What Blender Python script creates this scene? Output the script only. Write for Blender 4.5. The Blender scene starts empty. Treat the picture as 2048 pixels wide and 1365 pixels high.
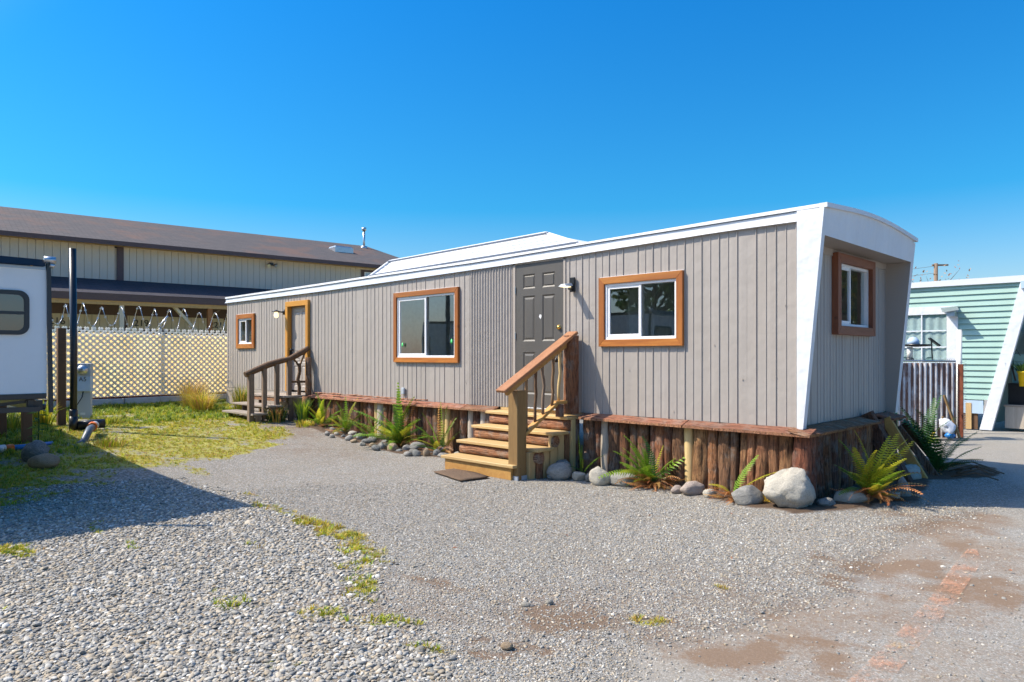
import bpy, bmesh, math, random
import numpy as np
from mathutils import Vector, Matrix, noise
rnd = random.Random(7)
npr = np.random.RandomState(11)
R = math.radians
scene = bpy.context.scene
COL = scene.collection

# ------------------------------------------------------------------ camera, light, exposure
cam_d = bpy.data.cameras.new('camera'); cam = bpy.data.objects.new('camera', cam_d); COL.objects.link(cam)
cam.location = (6.532, -7.18, 1.5); cam.rotation_euler = (R(90), 0, R(44.5))
cam_d.sensor_width = 36; cam_d.lens = 36 * 1420 / 2048; cam_d.shift_y = 0.0144
cam_d.clip_start = .05; cam_d.clip_end = 2000
scene.camera = cam
SUN = Vector((-1.08, -1.0, 1.70)).normalized()
SUN_EL = math.asin(SUN.z); SUN_AZ = math.atan2(SUN.x, SUN.y)
w = bpy.data.worlds.new('World'); scene.world = w; w.use_nodes = True
wn = w.node_tree; wn.nodes.clear()
sky = wn.nodes.new('ShaderNodeTexSky'); sky.sky_type = 'NISHITA'; sky.sun_disc = False
sky.sun_elevation = SUN_EL; sky.sun_rotation = SUN_AZ; sky.altitude = 0
sky.air_density = 1.15; sky.dust_density = 1.0; sky.ozone_density = 4.5
bg = wn.nodes.new('ShaderNodeBackground'); bg.inputs[1].default_value = 0.15
wo = wn.nodes.new('ShaderNodeOutputWorld')
tc_ = wn.nodes.new('ShaderNodeTexCoord'); sx_ = wn.nodes.new('ShaderNodeSeparateXYZ'); cr_ = wn.nodes.new('ShaderNodeValToRGB'); mu_ = wn.nodes.new('ShaderNodeMix'); mu_.data_type = 'RGBA'; mu_.blend_type = 'MULTIPLY'; mu_.inputs[0].default_value = 1
wn.links.new(tc_.outputs['Generated'], sx_.inputs[0]); wn.links.new(sx_.outputs[2], cr_.inputs[0])
SKYT = [(0.0, (.50, .46, .50)), (.08, (.34, .42, .48)), (.2, (.07, .36, .49)), (.5, (.025, .34, .58)), (1.0, (.02, .33, .58))]
while len(cr_.color_ramp.elements) < len(SKYT): cr_.color_ramp.elements.new(.5)
for e_, (p_, c_) in zip(cr_.color_ramp.elements, SKYT): e_.position = p_; e_.color = (*c_, 1)
wn.links.new(sky.outputs[0], mu_.inputs[6]); wn.links.new(cr_.outputs[0], mu_.inputs[7])
# towards the sun the deep blue gives way to the sky's own whiter glow
vm_ = wn.nodes.new('ShaderNodeVectorMath'); vm_.operation = 'DOT_PRODUCT'; vm_.inputs[1].default_value = tuple(SUN); wn.links.new(tc_.outputs['Generated'], vm_.inputs[0])
mr_ = wn.nodes.new('ShaderNodeMapRange'); mr_.interpolation_type = 'SMOOTHSTEP'; mr_.inputs[1].default_value = .62; mr_.inputs[2].default_value = .97; wn.links.new(vm_.outputs['Value'], mr_.inputs[0])
mg_ = wn.nodes.new('ShaderNodeMix'); mg_.data_type = 'RGBA'; wn.links.new(mr_.outputs[0], mg_.inputs[0]); wn.links.new(mu_.outputs[2], mg_.inputs[6]); wn.links.new(sky.outputs[0], mg_.inputs[7])
wn.links.new(mg_.outputs[2], bg.inputs[0]); wn.links.new(bg.outputs[0], wo.inputs[0])
sd = bpy.data.lights.new('sun', 'SUN'); sd.energy = 3.0; sd.angle = R(.5); sd.color = (1, .90, .74)
sun = bpy.data.objects.new('sun', sd); COL.objects.link(sun)
sun.rotation_euler = SUN.to_track_quat('Z', 'Y').to_euler(); sun.location = (-20, -15, 30)
vs = scene.view_settings; vs.view_transform = 'Standard'; vs.look = 'None'; vs.gamma = 1; vs.exposure = 1.25
try: vs.use_curve_mapping = False
except Exception: pass
scene.cycles.max_bounces = 8; scene.cycles.transparent_max_bounces = 12
scene.cycles.use_denoising = True

# ------------------------------------------------------------------ ground height
GX = [-400, -40, -13, -10, -8, -6, -5, -4, -2, 0, 400]; GZ = [.45, .45, .42, .39, .34, .26, .18, .10, .012, 0, 0]
def gz(x): return float(np.interp(x, GX, GZ))

# ------------------------------------------------------------------ materials
class N:
    def __init__(s, name):
        s.m = bpy.data.materials.new(name); s.m.use_nodes = True; s.t = s.m.node_tree
        s.b = s.t.nodes['Principled BSDF']; s.out = s.t.nodes['Material Output']
    def n(s, ty, **k):
        o = s.t.nodes.new(ty)
        for a, v in k.items(): setattr(o, a, v)
        return o
    def l(s, a, b): s.t.links.new(a, b)
    def set(s, node, **k):
        for a, v in k.items():
            i = node.inputs[int(a[1:])] if a[0] == '_' and a[1:].isdigit() else node.inputs[a.replace('_', ' ')]
            if isinstance(v, bpy.types.NodeSocket): s.l(v, i)
            else: i.default_value = v
        return node
    def coord(s, scale=(1, 1, 1), which='Object', rand=0):
        tc = s.n('ShaderNodeTexCoord'); mp = s.n('ShaderNodeMapping'); mp.inputs['Scale'].default_value = scale
        s.l(tc.outputs[which], mp.inputs[0])
        if rand:
            oi = s.n('ShaderNodeObjectInfo'); mu = s.n('ShaderNodeMath', operation='MULTIPLY'); mu.inputs[1].default_value = rand
            s.l(oi.outputs['Random'], mu.inputs[0]); s.l(mu.outputs[0], mp.inputs['Location'])
        return mp.outputs[0]
    def wpos(s, scale=(1, 1, 1)):
        g = s.n('ShaderNodeNewGeometry'); mp = s.n('ShaderNodeMapping'); mp.inputs['Scale'].default_value = scale
        s.l(g.outputs['Position'], mp.inputs[0]); return mp.outputs[0]
    def noise(s, v, sc, det=4, rough=.6, dist=0):
        q = s.n('ShaderNodeTexNoise'); s.l(v, q.inputs['Vector'])
        q.inputs['Scale'].default_value = sc; q.inputs['Detail'].default_value = det
        q.inputs['Roughness'].default_value = rough; q.inputs['Distortion'].default_value = dist
        return q.outputs[0]
    def vor(s, v, sc, feature='F1', out=0, rnd_=1):
        q = s.n('ShaderNodeTexVoronoi', feature=feature); s.l(v, q.inputs['Vector']); q.inputs['Scale'].default_value = sc
        q.inputs['Randomness'].default_value = rnd_
        return q.outputs[out]
    def ramp(s, f, stops):
        q = s.n('ShaderNodeValToRGB'); e = q.color_ramp.elements
        while len(e) < len(stops): e.new(.5)
        for i, (p, c) in enumerate(stops):
            e[i].position = p; e[i].color = (c[0], c[1], c[2], 1) if not isinstance(c, (int, float)) else (c, c, c, 1)
        s.l(f, q.inputs[0]); return q.outputs[0]
    def mix(s, f, a, b, mode='MIX'):
        q = s.n('ShaderNodeMix', data_type='RGBA', blend_type=mode)
        for i, v in ((0, f), (6, a), (7, b)):
            if isinstance(v, bpy.types.NodeSocket): s.l(v, q.inputs[i])
            elif i == 0: q.inputs[0].default_value = v
            else: q.inputs[i].default_value = (v[0], v[1], v[2], 1)
        return q.outputs[2]
    def math(s, op, a, b=None, clamp=False):
        q = s.n('ShaderNodeMath', operation=op); q.use_clamp = clamp
        for i, v in ((0, a), (1, b)):
            if v is None: continue
            if isinstance(v, bpy.types.NodeSocket): s.l(v, q.inputs[i])
            else: q.inputs[i].default_value = v
        return q.outputs[0]
    def attr(s, name):
        q = s.n('ShaderNodeAttribute'); q.attribute_name = name; return q.outputs['Fac']
    def bump(s, h, st=.5, d=.01, prev=None):
        q = s.n('ShaderNodeBump'); q.inputs['Strength'].default_value = st; q.inputs['Distance'].default_value = d
        s.l(h, q.inputs['Height'])
        if prev is not None: s.l(prev, q.inputs['Normal'])
        return q.outputs[0]
    def rand(s): return s.n('ShaderNodeObjectInfo').outputs['Random']
    def fin(s, col=None, rough=None, nor=None, **k):
        for key, v in (('Base Color', col), ('Roughness', rough), ('Normal', nor)):
            if v is None: continue
            i = s.b.inputs[key]
            if isinstance(v, bpy.types.NodeSocket): s.l(v, i)
            elif key == 'Base Color': i.default_value = (v[0], v[1], v[2], 1)
            else: i.default_value = v
        for a, v in k.items(): s.b.inputs[a.replace('_', ' ')].default_value = v
        return s.m
def hsvar(q, col, amt_v=.25, amt_h=.0):
    h = q.n('ShaderNodeHueSaturation'); q.l(col, h.inputs['Color'])
    r = q.rand(); mr = q.n('ShaderNodeMapRange'); q.l(r, mr.inputs[0]); mr.inputs[3].default_value = 1 - amt_v; mr.inputs[4].default_value = 1 + amt_v
    q.l(mr.outputs[0], h.inputs['Value'])
    if amt_h:
        wv = q.n('ShaderNodeTexWhiteNoise', noise_dimensions='1D'); q.l(r, wv.inputs['W'])
        m2 = q.n('ShaderNodeMapRange'); q.l(wv.outputs[0], m2.inputs[0]); m2.inputs[3].default_value = .5 - amt_h; m2.inputs[4].default_value = .5 + amt_h
        q.l(m2.outputs[0], h.inputs['Hue'])
    return h.outputs[0]

def m_paint(name, c, rough=.45, dirt=.12, sc=3, bump=.15, stretch=(1, 1, .25), dirtc=(.25, .2, .15), vary=0):
    q = N(name); v = q.coord(stretch); n1 = q.noise(v, sc, 6, .65); n2 = q.noise(q.coord(), sc * 14, 3)
    col = q.mix(q.ramp(n1, [(.42, 0), (.75, dirt)]), c, dirtc)
    col = q.mix(q.ramp(n2, [(.3, 0), (.8, .08)]), col, tuple(x * .7 for x in c))
    if vary:
        st_ = q.noise(q.coord((1, 1, .06)), 9, 4, .7); col = q.mix(q.ramp(st_, [(.45, 0), (.75, .22)]), col, tuple(x * .72 for x in c))
        col = q.mix(q.ramp(q.noise(q.coord(), .9, 3), [(.35, 0), (.7, .25)]), col, tuple(min(1, x * 1.12) for x in c)); col = hsvar(q, col, vary)
    return q.fin(col, q.ramp(n1, [(.3, rough), (.8, min(1, rough + .2))]), q.bump(q.noise(q.coord(), 2.2 if not vary else 5, 2), bump, .02))
def m_plain(name, c, rough=.5, metal=0, var=.1):
    q = N(name); n1 = q.noise(q.coord(), 12, 4)
    return q.fin(q.mix(q.ramp(n1, [(.35, 0), (.75, 1)]), c, tuple(max(0, x * (1 - var * 2)) for x in c)), rough, None, Metallic=metal)
def m_wood(name, ca, cb, axis='x', rough=.6, sc=6, bump=.4, randv=.12, knots=True):
    s = {'x': (.12, 1, 1), 'y': (1, .12, 1), 'z': (1, 1, .12)}[axis]
    q = N(name); v = q.coord(s, rand=9); n1 = q.noise(v, sc * 2, 5, .6, .8); n2 = q.noise(v, sc * 14, 3, .7)
    col = q.mix(q.ramp(n1, [(.3, 0), (.7, 1)]), ca, cb)
    col = q.mix(q.ramp(n2, [(.4, 0), (.8, .35)]), col, tuple(x * .45 for x in ca))
    if knots:
        k = q.vor(q.coord((1, 1, 1) if axis != 'x' else (.6, 1, 1), rand=5), 3.2)
        col = q.mix(q.ramp(k, [(.03, .75), (.09, 0)]), col, tuple(x * .3 for x in ca))
    if randv: col = hsvar(q, col, randv)
    return q.fin(col, rough, q.bump(n2, bump, .004))
def m_bark(name, ca, cb, cc, axis='z', peel=0):
    s = {'x': (.1, 1, 1), 'z': (1, 1, .1)}[axis]
    q = N(name); v = q.coord(s, rand=17); n1 = q.noise(v, 22, 6, .7, 1.2); n2 = q.noise(v, 60, 4, .7, .6); n3 = q.noise(q.coord(rand=7), 6, 4, .6)
    col = q.mix(q.ramp(n1, [(.32, 0), (.68, 1)]), ca, cb)
    col = q.mix(q.ramp(n3, [(.5, 0), (.66, 1)]), col, cc)
    col = q.mix(q.ramp(n2, [(.34, .95), (.52, 0)]), col, tuple(x * .18 for x in ca))
    col = hsvar(q, col, .3, .01)
    h = q.math('ADD', n1, q.math('MULTIPLY', n2, .5))
    return q.fin(col, .85, q.bump(h, 1.0, .05))
def m_rock(name, ca, cb, sc=3):
    q = N(name); v = q.coord(rand=13); n1 = q.noise(v, sc * 2, 6, .65, .5); n2 = q.noise(v, sc * 18, 4, .7); vv = q.coord((1, 1, 2.6), rand=13)
    n3 = q.noise(vv, sc * 1.1, 4, .5, 2)
    col = q.mix(q.ramp(n1, [(.35, 0), (.65, 1)]), ca, cb)
    col = q.mix(q.ramp(n3, [(.47, 0), (.5, .35), (.53, 0)]), col, (.5, .48, .42)); col = q.mix(q.ramp(q.noise(v, 7, 5, .8), [(.60, 0), (.66, .55)]), col, (.16, .14, .11)); col = q.mix(q.ramp(q.noise(v, 11, 3, .6), [(.66, 0), (.70, .6)]), col, (.55, .55, .48))
    col = q.mix(q.ramp(n2, [(.35, .5), (.6, 0)]), col, tuple(x * .45 for x in ca))
    col = hsvar(q, col, .16)
    return q.fin(col, .8, q.bump(q.math('ADD', n1, q.math('MULTIPLY', n2, .35)), .7, .03))
def m_leaf(name, ca, cb, trans=.35):
    q = N(name); n1 = q.noise(q.coord(rand=11), 9, 3)
    col = hsvar(q, q.mix(q.ramp(n1, [(.35, 0), (.65, 1)]), ca, cb), .3, .02)
    q.fin(col, .5)
    tr = q.n('ShaderNodeBsdfTranslucent'); q.l(col, tr.inputs[0]); mx = q.n('ShaderNodeMixShader'); mx.inputs[0].default_value = trans
    q.l(q.b.outputs[0], mx.inputs[1]); q.l(tr.outputs[0], mx.inputs[2]); q.l(mx.outputs[0], q.out.inputs[0])
    return q.m

M = {}
M['siding'] = m_paint('taupe_siding', (.36, .326, .297), .42, .22, 2, .45, vary=.035)
M['taupe'] = m_paint('taupe_paint', (.37, .325, .285), .5, .1, 2, .1)
M['white'] = m_paint('white_paint', (.66, .69, .73), .45, .22, 3, .8, (1, 1, .5), (.42, .40, .38), vary=.01)
M['roofwhite'] = m_paint('white_roof_coating', (.64, .66, .69), .5, .35, 3, .3, (.15, 1, 1), (.5, .52, .56))
M['drip'] = m_paint('pale_blue_grey_drip_edge', (.5, .56, .66), .5, .1)
M['seam_shade'] = m_plain('grey_seam_shade', (.22, .25, .30), .7)  # grey for the seam strips that draw in shade at the roof overlaps
M['vinyl'] = m_plain('white_vinyl', (.78, .79, .81), .35, 0, .02)
M['cedar_x'] = m_wood('cedar_trim_x', (.52, .20, .03), (.30, .085, .012), 'x', .5, 4, .4, .2)
M['cedar_z'] = m_wood('cedar_trim_z', (.48, .165, .022), (.28, .075, .01), 'z', .5, 4, .4, .2)
M['gold_z'] = m_wood('golden_trim_z', (.62, .31, .045), (.5, .21, .03), 'z', .45, 4)
M['gold_x'] = m_wood('golden_trim_x', (.62, .31, .045), (.5, .21, .03), 'x', .45, 4)
M['redwood_y'] = m_wood('red_brown_trim_y', (.28, .10, .045), (.17, .05, .022), 'y', .6, 4)
M['redwood_z'] = m_wood('red_brown_trim_z', (.28, .10, .045), (.17, .05, .022), 'z', .6, 4)
M['pine_x'] = m_wood('new_pine_x', (.60, .43, .20), (.46, .29, .11), 'x', .6, 5)
M['pine_z'] = m_wood('new_pine_z', (.60, .42, .20), (.44, .27, .11), 'z', .6, 4)
M['pine_y'] = m_wood('stained_pine_y', (.42, .19, .08), (.30, .12, .045), 'y', .55, 5)
M['treated_z'] = m_wood('treated_post_z', (.27, .165, .06), (.18, .10, .035), 'z', .6, 5)
M['treated_y'] = m_wood('treated_rail_y', (.52, .29, .08), (.40, .19, .05), 'y', .6, 5)
M['grey_x'] = m_wood('weathered_wood_x', (.34, .29, .24), (.23, .185, .15), 'x', .8, 5)
M['grey_z'] = m_wood('weathered_wood_z', (.24, .17, .12), (.15, .10, .07), 'z', .8, 5)
M['brown_z'] = m_wood('brown_post_z', (.17, .09, .045), (.11, .06, .03), 'z', .8, 5)
M['branch'] = m_wood('branch_wood', (.40, .24, .11), (.20, .10, .05), 'z', .7, 5, .6, .35)
M['bark_red'] = m_bark('red_cedar_bark', (.19, .062, .026), (.36, .15, .07), (.27, .18, .135))
M['bark_dark'] = m_bark('dark_cedar_bark', (.14, .055, .03), (.30, .15, .08), (.25, .20, .17))
M['bark_tan'] = m_bark('tan_stripped_bark', (.30, .13, .055), (.40, .21, .10), (.22, .09, .04))
M['bark_x'] = m_bark('cedar_bark_horizontal', (.24, .09, .04), (.46, .23, .12), (.34, .25, .19), 'x')
M['peeled'] = m_wood('peeled_log_z', (.62, .46, .22), (.50, .33, .13), 'z', .65, 4)
M['peeled_grey'] = m_wood('peeled_grey_log_z', (.50, .44, .36), (.36, .30, .24), 'z', .7, 4)
M['ledge_top'] = m_bark('ledge_bark', (.32, .12, .06), (.46, .22, .12), (.40, .26, .19), 'x')
M['door'] = m_paint('charcoal_door', (.085, .078, .07), .4, .05, 3, .05)
M['black'] = m_plain('black_metal', (.02, .021, .024), .35, .3)
M['blackplastic'] = m_plain('black_plastic', (.018, .02, .024), .3)
M['brass'] = m_plain('brass', (.75, .52, .16), .25, 1)
M['steel'] = m_plain('galvanised_steel', (.55, .57, .6), .35, .9)
M['bracket'] = m_plain('zinc_bracket', (.5, .56, .66), .4, .5)
M['greybox'] = m_paint('grey_painted_steel', (.40, .45, .50), .45, .1)
M['bluebox'] = m_paint('pale_blue_painted_steel', (.42, .55, .70), .45, .1)
M['rv'] = m_paint('rv_white_panel', (.78, .80, .80), .25, .05, 1.5, .1)
M['rvblack'] = m_plain('rv_black_trim', (.022, .025, .03), .35)
M['rock'] = [m_rock('grey_river_stone', (.24, .235, .22), (.37, .355, .32)), m_rock('pale_stone', (.40, .37, .31), (.52, .48, .40)),
             m_rock('dark_stone', (.13, .14, .14), (.24, .24, .23)), m_rock('pinkish_stone', (.32, .25, .215), (.42, .35, .30)),
             m_rock('brown_stone', (.32, .23, .14), (.42, .31, .19))]
M['fern'] = m_leaf('fern_green', (.16, .31, .02), (.26, .40, .03))
M['fern_dark'] = m_leaf('fern_deep_green', (.035, .12, .025), (.07, .17, .03))
M['fern_yellow'] = m_leaf('fern_yellow_green', (.46, .48, .03), (.60, .48, .05), .45)
M['fern_dead'] = m_leaf('fern_dead', (.42, .16, .045), (.52, .28, .10), .3)
M['grass'] = m_leaf('grass_green', (.22, .33, .025), (.34, .40, .03))
M['grass_y'] = m_leaf('grass_yellow', (.54, .47, .05), (.58, .43, .07))
M['grass_d'] = m_leaf('grass_dry', (.42, .27, .09), (.34, .2, .07))
M['brown_leaf'] = m_leaf('brown_leaf', (.22, .09, .035), (.30, .14, .05), .1)
M['leafy'] = m_leaf('leaf_mid_green', (.08, .18, .03), (.20, .28, .04))
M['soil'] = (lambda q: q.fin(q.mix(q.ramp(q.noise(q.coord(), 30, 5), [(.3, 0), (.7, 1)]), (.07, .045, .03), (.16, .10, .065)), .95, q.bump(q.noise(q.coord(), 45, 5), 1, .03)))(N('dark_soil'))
def m_glass(name, tint=(.80, .90, .90), tr=.97):
    q = N(name); t = q.n('ShaderNodeBsdfTransparent'); t.inputs[0].default_value = (*[x * tr for x in tint], 1)
    g = q.n('ShaderNodeBsdfGlossy'); g.inputs['Roughness'].default_value = .01; g.inputs['Color'].default_value = (.9, .95, 1, 1)
    f = q.n('ShaderNodeLayerWeight'); f.inputs[0].default_value = .5
    q.l(q.bump(q.noise(q.coord(), 1.5, 2), .08, .02), g.inputs['Normal'])
    mx = q.n('ShaderNodeMixShader'); fm = q.math('ADD', q.math('MULTIPLY', q.math('POWER', f.outputs[1], 4.0), .8), .14, True)
    q.l(fm, mx.inputs[0]); q.l(t.outputs[0], mx.inputs[1]); q.l(g.outputs[0], mx.inputs[2]); q.l(mx.outputs[0], q.out.inputs[0]); return q.m
M['glass'] = m_glass('window_glass')
M['rvglass'] = m_glass('tinted_rv_glass', (.5, .32, .12), .55)
M['interior'] = m_plain('interior_wall', (.82, .83, .80), .8)
M['bulb'] = (lambda q: q.fin((1, .9, .7), .4, None, Emission_Color=(1, .72, .35, 1), Emission_Strength=.8))(N('lit_bulb'))
M['lens'] = (lambda q: q.fin((1, .95, .8), .4, None, Emission_Color=(1, .8, .45, 1), Emission_Strength=.9))(N('lit_lamp_lens'))
M['mint'] = m_paint('mint_siding_paint', (.29, .45, .40), .5, .12, 2, .1)
M['mintshade'] = m_paint('mint_wall', (.34, .48, .42), .6, .3, 2, .1)
M['tan'] = m_paint('tan_siding', (.64, .55, .46), .7, .15, 1, .1)
M['plum'] = m_plain('plum_brown_trim', (.11, .07, .075), .7)
M['tanbeam'] = m_plain('tan_beam', (.52, .32, .14), .7)
M['orangepost'] = m_plain('orange_brown_post', (.34, .13, .04), .7)
def m_shingle(name, a, b, c):
    q = N(name); v = q.coord(); br = q.n('ShaderNodeTexBrick'); q.l(q.coord((1, 1, 1), 'UV'), br.inputs['Vector'])
    br.inputs['Color1'].default_value = (*a, 1); br.inputs['Color2'].default_value = (*b, 1); br.inputs['Mortar'].default_value = (*[x * .5 for x in a], 1)
    br.inputs['Scale'].default_value = 1; br.inputs['Brick Width'].default_value = .33; br.inputs['Row Height'].default_value = .14; br.inputs['Mortar Size'].default_value = .012
    n = q.noise(v, .6, 5, .6); col = q.mix(q.ramp(n, [(.48, 0), (.66, .8)]), br.outputs[0], c)
    n2 = q.noise(v, 8, 4); col = q.mix(q.ramp(n2, [(.3, .4), (.6, 0)]), col, tuple(x * .5 for x in a))
    return q.fin(col, .9, q.bump(n2, .4, .01))
M['shingle'] = m_shingle('brown_shingles', (.078, .068, .068), (.105, .088, .085), (.15, .08, .055))
M['shingle_dark'] = m_shingle('dark_shingles', (.035, .035, .05), (.05, .045, .06), (.06, .055, .07))
def m_yellow():
    q = N('sunlit_yellow_slat_panel'); n = q.noise(q.coord((1, 1, .3)), 3, 4); col = q.mix(q.ramp(n, [(.35, 0), (.7, 1)]), (1.0, .90, .66), (.98, .80, .50))
    q.fin(col, .7); t = q.n('ShaderNodeBsdfTranslucent'); q.l(col, t.inputs[0]); mx = q.n('ShaderNodeMixShader'); mx.inputs[0].default_value = .85
    q.l(q.b.outputs[0], mx.inputs[1]); q.l(t.outputs[0], mx.inputs[2]); q.l(mx.outputs[0], q.out.inputs[0]); return q.m
M['yellow'] = m_yellow()
M['lattice'] = m_paint('white_vinyl_lattice', (.86, .86, .86), .5, .25, 1.2, .1, (1, 1, 1), (.35, .42, .35))
def m_lat():
    q = N('white_translucent_vinyl_lattice'); n = q.noise(q.wpos(), 1.1, 5, .6); n2 = q.noise(q.wpos(), 6, 4)
    col = q.mix(q.ramp(n, [(.5, 0), (.72, .45)]), (.92, .92, .90), (.50, .58, .48)); col = q.mix(q.ramp(n2, [(.62, 0), (.75, .5)]), col, (.35, .38, .36))
    q.fin(col, .5); t = q.n('ShaderNodeBsdfTranslucent'); q.l(col, t.inputs[0]); mx = q.n('ShaderNodeMixShader'); mx.inputs[0].default_value = .4
    q.l(q.b.outputs[0], mx.inputs[1]); q.l(t.outputs[0], mx.inputs[2]); q.l(mx.outputs[0], q.out.inputs[0]); return q.m
M['lattice'] = m_lat()
M['concrete'] = m_paint('pale_concrete', (.55, .53, .5), .9, .4, 5, .4, (1, 1, 1), (.2, .17, .13))
M['rust'] = m_plain('rusty_steel', (.24, .07, .035), .8, .3, .3)
def m_corr(lo=.56, hi=.70):
    q = N('rusty_corrugated_steel'); n = q.noise(q.coord((1, 1, .12)), 14, 6, .7); n2 = q.noise(q.coord(), 4, 4)
    f = q.ramp(q.math('ADD', q.math('MULTIPLY', n, .7), q.math('MULTIPLY', n2, .4)), [(lo, 0), (hi, 1)])
    return q.fin(q.mix(f, (.56, .57, .60), (.20, .11, .085)), .55, q.bump(n, .3, .005), Metallic=.25)
M['corr'] = m_corr()
M['corr_rust'] = m_corr(.42, .54); M['greenpaint'] = m_plain('green_post_paint', (.01, .17, .13), .5)
M['yellowpot'] = m_plain('yellow_plastic', (.85, .58, .01), .4)
M['orangeplastic'] = m_plain('orange_plastic', (.80, .16, .01), .4)
M['blueplastic'] = m_plain('blue_plastic', (.02, .2, .6), .4)
M['bag'] = m_plain('pale_plastic_bag', (.62, .66, .74), .4)
M['whitepvc'] = m_plain('white_pvc', (.78, .76, .70), .5)
M['hose'] = m_plain('grey_hose', (.10, .13, .16), .4)
M['curtain'] = m_plain('pale_curtain', (.62, .66, .64), .9)
M['greenblob'] = m_plain('green_sticker', (.1, .75, .2), .6)
M['textblack'] = m_plain('black_print', (.03, .03, .03), .6)
M['mat'] = (lambda q: q.fin(q.mix(q.ramp(q.noise(q.coord(), 40, 5), [(.35, 0), (.7, 1)]), (.085, .055, .035), (.17, .11, .07)), 1, q.bump(q.noise(q.coord(), 160, 3), 1, .006)))(N('coir_mat'))

# ------------------------------------------------------------------ mesh builder
class MB:
    def __init__(s): s.v = []; s.f = []; s.mi = []; s.sm = []; s.uv = None
    def add(s, vs_, fs, mi=0, smooth=False):
        o = len(s.v); s.v += [tuple(v) for v in vs_]
        for f in fs: s.f.append(tuple(i + o for i in f)); s.mi.append(mi); s.sm.append(smooth)
        return s
    def box(s, a, b, mi=0, jit=0):
        (x0, y0, z0), (x1, y1, z1) = a, b
        x0, x1 = sorted((x0, x1)); y0, y1 = sorted((y0, y1)); z0, z1 = sorted((z0, z1))
        vs_ = [(x, y, z) for z in (z0, z1) for x, y in ((x0, y0), (x1, y0), (x1, y1), (x0, y1))]
        if jit: vs_ = [tuple(c + rnd.uniform(-jit, jit) for c in v) for v in vs_]
        return s.add(vs_, [(3, 2, 1, 0), (4, 5, 6, 7), (0, 1, 5, 4), (1, 2, 6, 5), (2, 3, 7, 6), (3, 0, 4, 7)], mi)
    def hexa(s, p, mi=0, mis=None):   # 8 points, bottom four then top four, counter-clockwise
        fs = [(3, 2, 1, 0), (4, 5, 6, 7), (0, 1, 5, 4), (1, 2, 6, 5), (2, 3, 7, 6), (3, 0, 4, 7)]
        if mis:
            o = len(s.v); s.v += [tuple(q) for q in p]
            for f, m_ in zip(fs, mis): s.f.append(tuple(i + o for i in f)); s.mi.append(m_); s.sm.append(False)
            return s
        return s.add(p, fs, mi)
    def bar(s, a, b, w_, h_, up=(0, 0, 1), mi=0):
        a = Vector(a); b = Vector(b); d = (b - a).normalized(); sd_ = d.cross(Vector(up))
        if sd_.length < 1e-4: sd_ = d.cross(Vector((1, 0, 0)))
        sd_.normalize(); u = sd_.cross(d); q = []
        for p in (a, b):
            q += [p - sd_ * w_ / 2 - u * h_ / 2, p + sd_ * w_ / 2 - u * h_ / 2, p + sd_ * w_ / 2 + u * h_ / 2, p - sd_ * w_ / 2 + u * h_ / 2]
        return s.add(q, [(0, 1, 2, 3), (7, 6, 5, 4), (1, 0, 4, 5), (2, 1, 5, 6), (3, 2, 6, 7), (0, 3, 7, 4)], mi)
    def tube(s, pts, r, n=8, mi=0, cap=True, smooth=True):
        pts = [Vector(p) for p in pts]; rs = r if isinstance(r, (list, tuple)) else [r] * len(pts); rows = []
        o = len(s.v); ref = None
        for i, p in enumerate(pts):
            d = (pts[min(i + 1, len(pts) - 1)] - pts[max(i - 1, 0)]).normalized()
            if ref is None: ref = d.orthogonal().normalized()
            ref = (ref - d * ref.dot(d)).normalized(); bt = d.cross(ref)
            for k in range(n):
                a = 2 * math.pi * k / n; s.v.append(tuple(p + (ref * math.cos(a) + bt * math.sin(a)) * rs[i]))
        for i in range(len(pts) - 1):
            for k in range(n):
                s.f.append((o + i * n + k, o + i * n + (k + 1) % n, o + (i + 1) * n + (k + 1) % n, o + (i + 1) * n + k)); s.mi.append(mi); s.sm.append(smooth)
        if cap:
            s.f.append(tuple(o + k for k in range(n))[::-1]); s.mi.append(mi); s.sm.append(False)
            s.f.append(tuple(o + (len(pts) - 1) * n + k for k in range(n))); s.mi.append(mi); s.sm.append(False)
        return s
    def lathe(s, prof, c=(0, 0, 0), n=16, mi=0, smooth=True):
        o = len(s.v)
        for r_, z in prof:
            for k in range(n):
                a = 2 * math.pi * k / n; s.v.append((c[0] + r_ * math.cos(a), c[1] + r_ * math.sin(a), c[2] + z))
        for i in range(len(prof) - 1):
            for k in range(n):
                s.f.append((o + i * n + k, o + i * n + (k + 1) % n, o + (i + 1) * n + (k + 1) % n, o + (i + 1) * n + k)); s.mi.append(mi); s.sm.append(smooth)
        return s
    def quad(s, a, b, c, d, mi=0): return s.add([a, b, c, d], [(0, 1, 2, 3)], mi)
    def xf(s, mtx):
        s.v = [tuple(mtx @ Vector(v)) for v in s.v]; return s
    def build(s, name, mats, parent=None, bevel=0, fixn=False):
        me = bpy.data.meshes.new(name); me.from_pydata(s.v, [], s.f); me.update()
        if not isinstance(mats, (list, tuple)): mats = [mats]
        for m_ in mats: me.materials.append(m_)
        me.polygons.foreach_set('material_index', s.mi); me.polygons.foreach_set('use_smooth', s.sm)
        if bevel or fixn:
            bm = bmesh.new(); bm.from_mesh(me)
            if fixn: bmesh.ops.remove_doubles(bm, verts=bm.verts, dist=1e-5)
            bmesh.ops.recalc_face_normals(bm, faces=bm.faces)
            if bevel: bmesh.ops.bevel(bm, geom=list(bm.edges), offset=bevel, segments=1, affect='EDGES', clamp_overlap=True)
            bm.to_mesh(me); bm.free()
        if s.uv:
            ul = me.uv_layers.new(name='UVMap')
            for li, uvv in enumerate(s.uv): ul.data[li].uv = uvv
        o = bpy.data.objects.new(name, me); COL.objects.link(o)
        if parent: o.parent = parent
        return o
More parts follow.
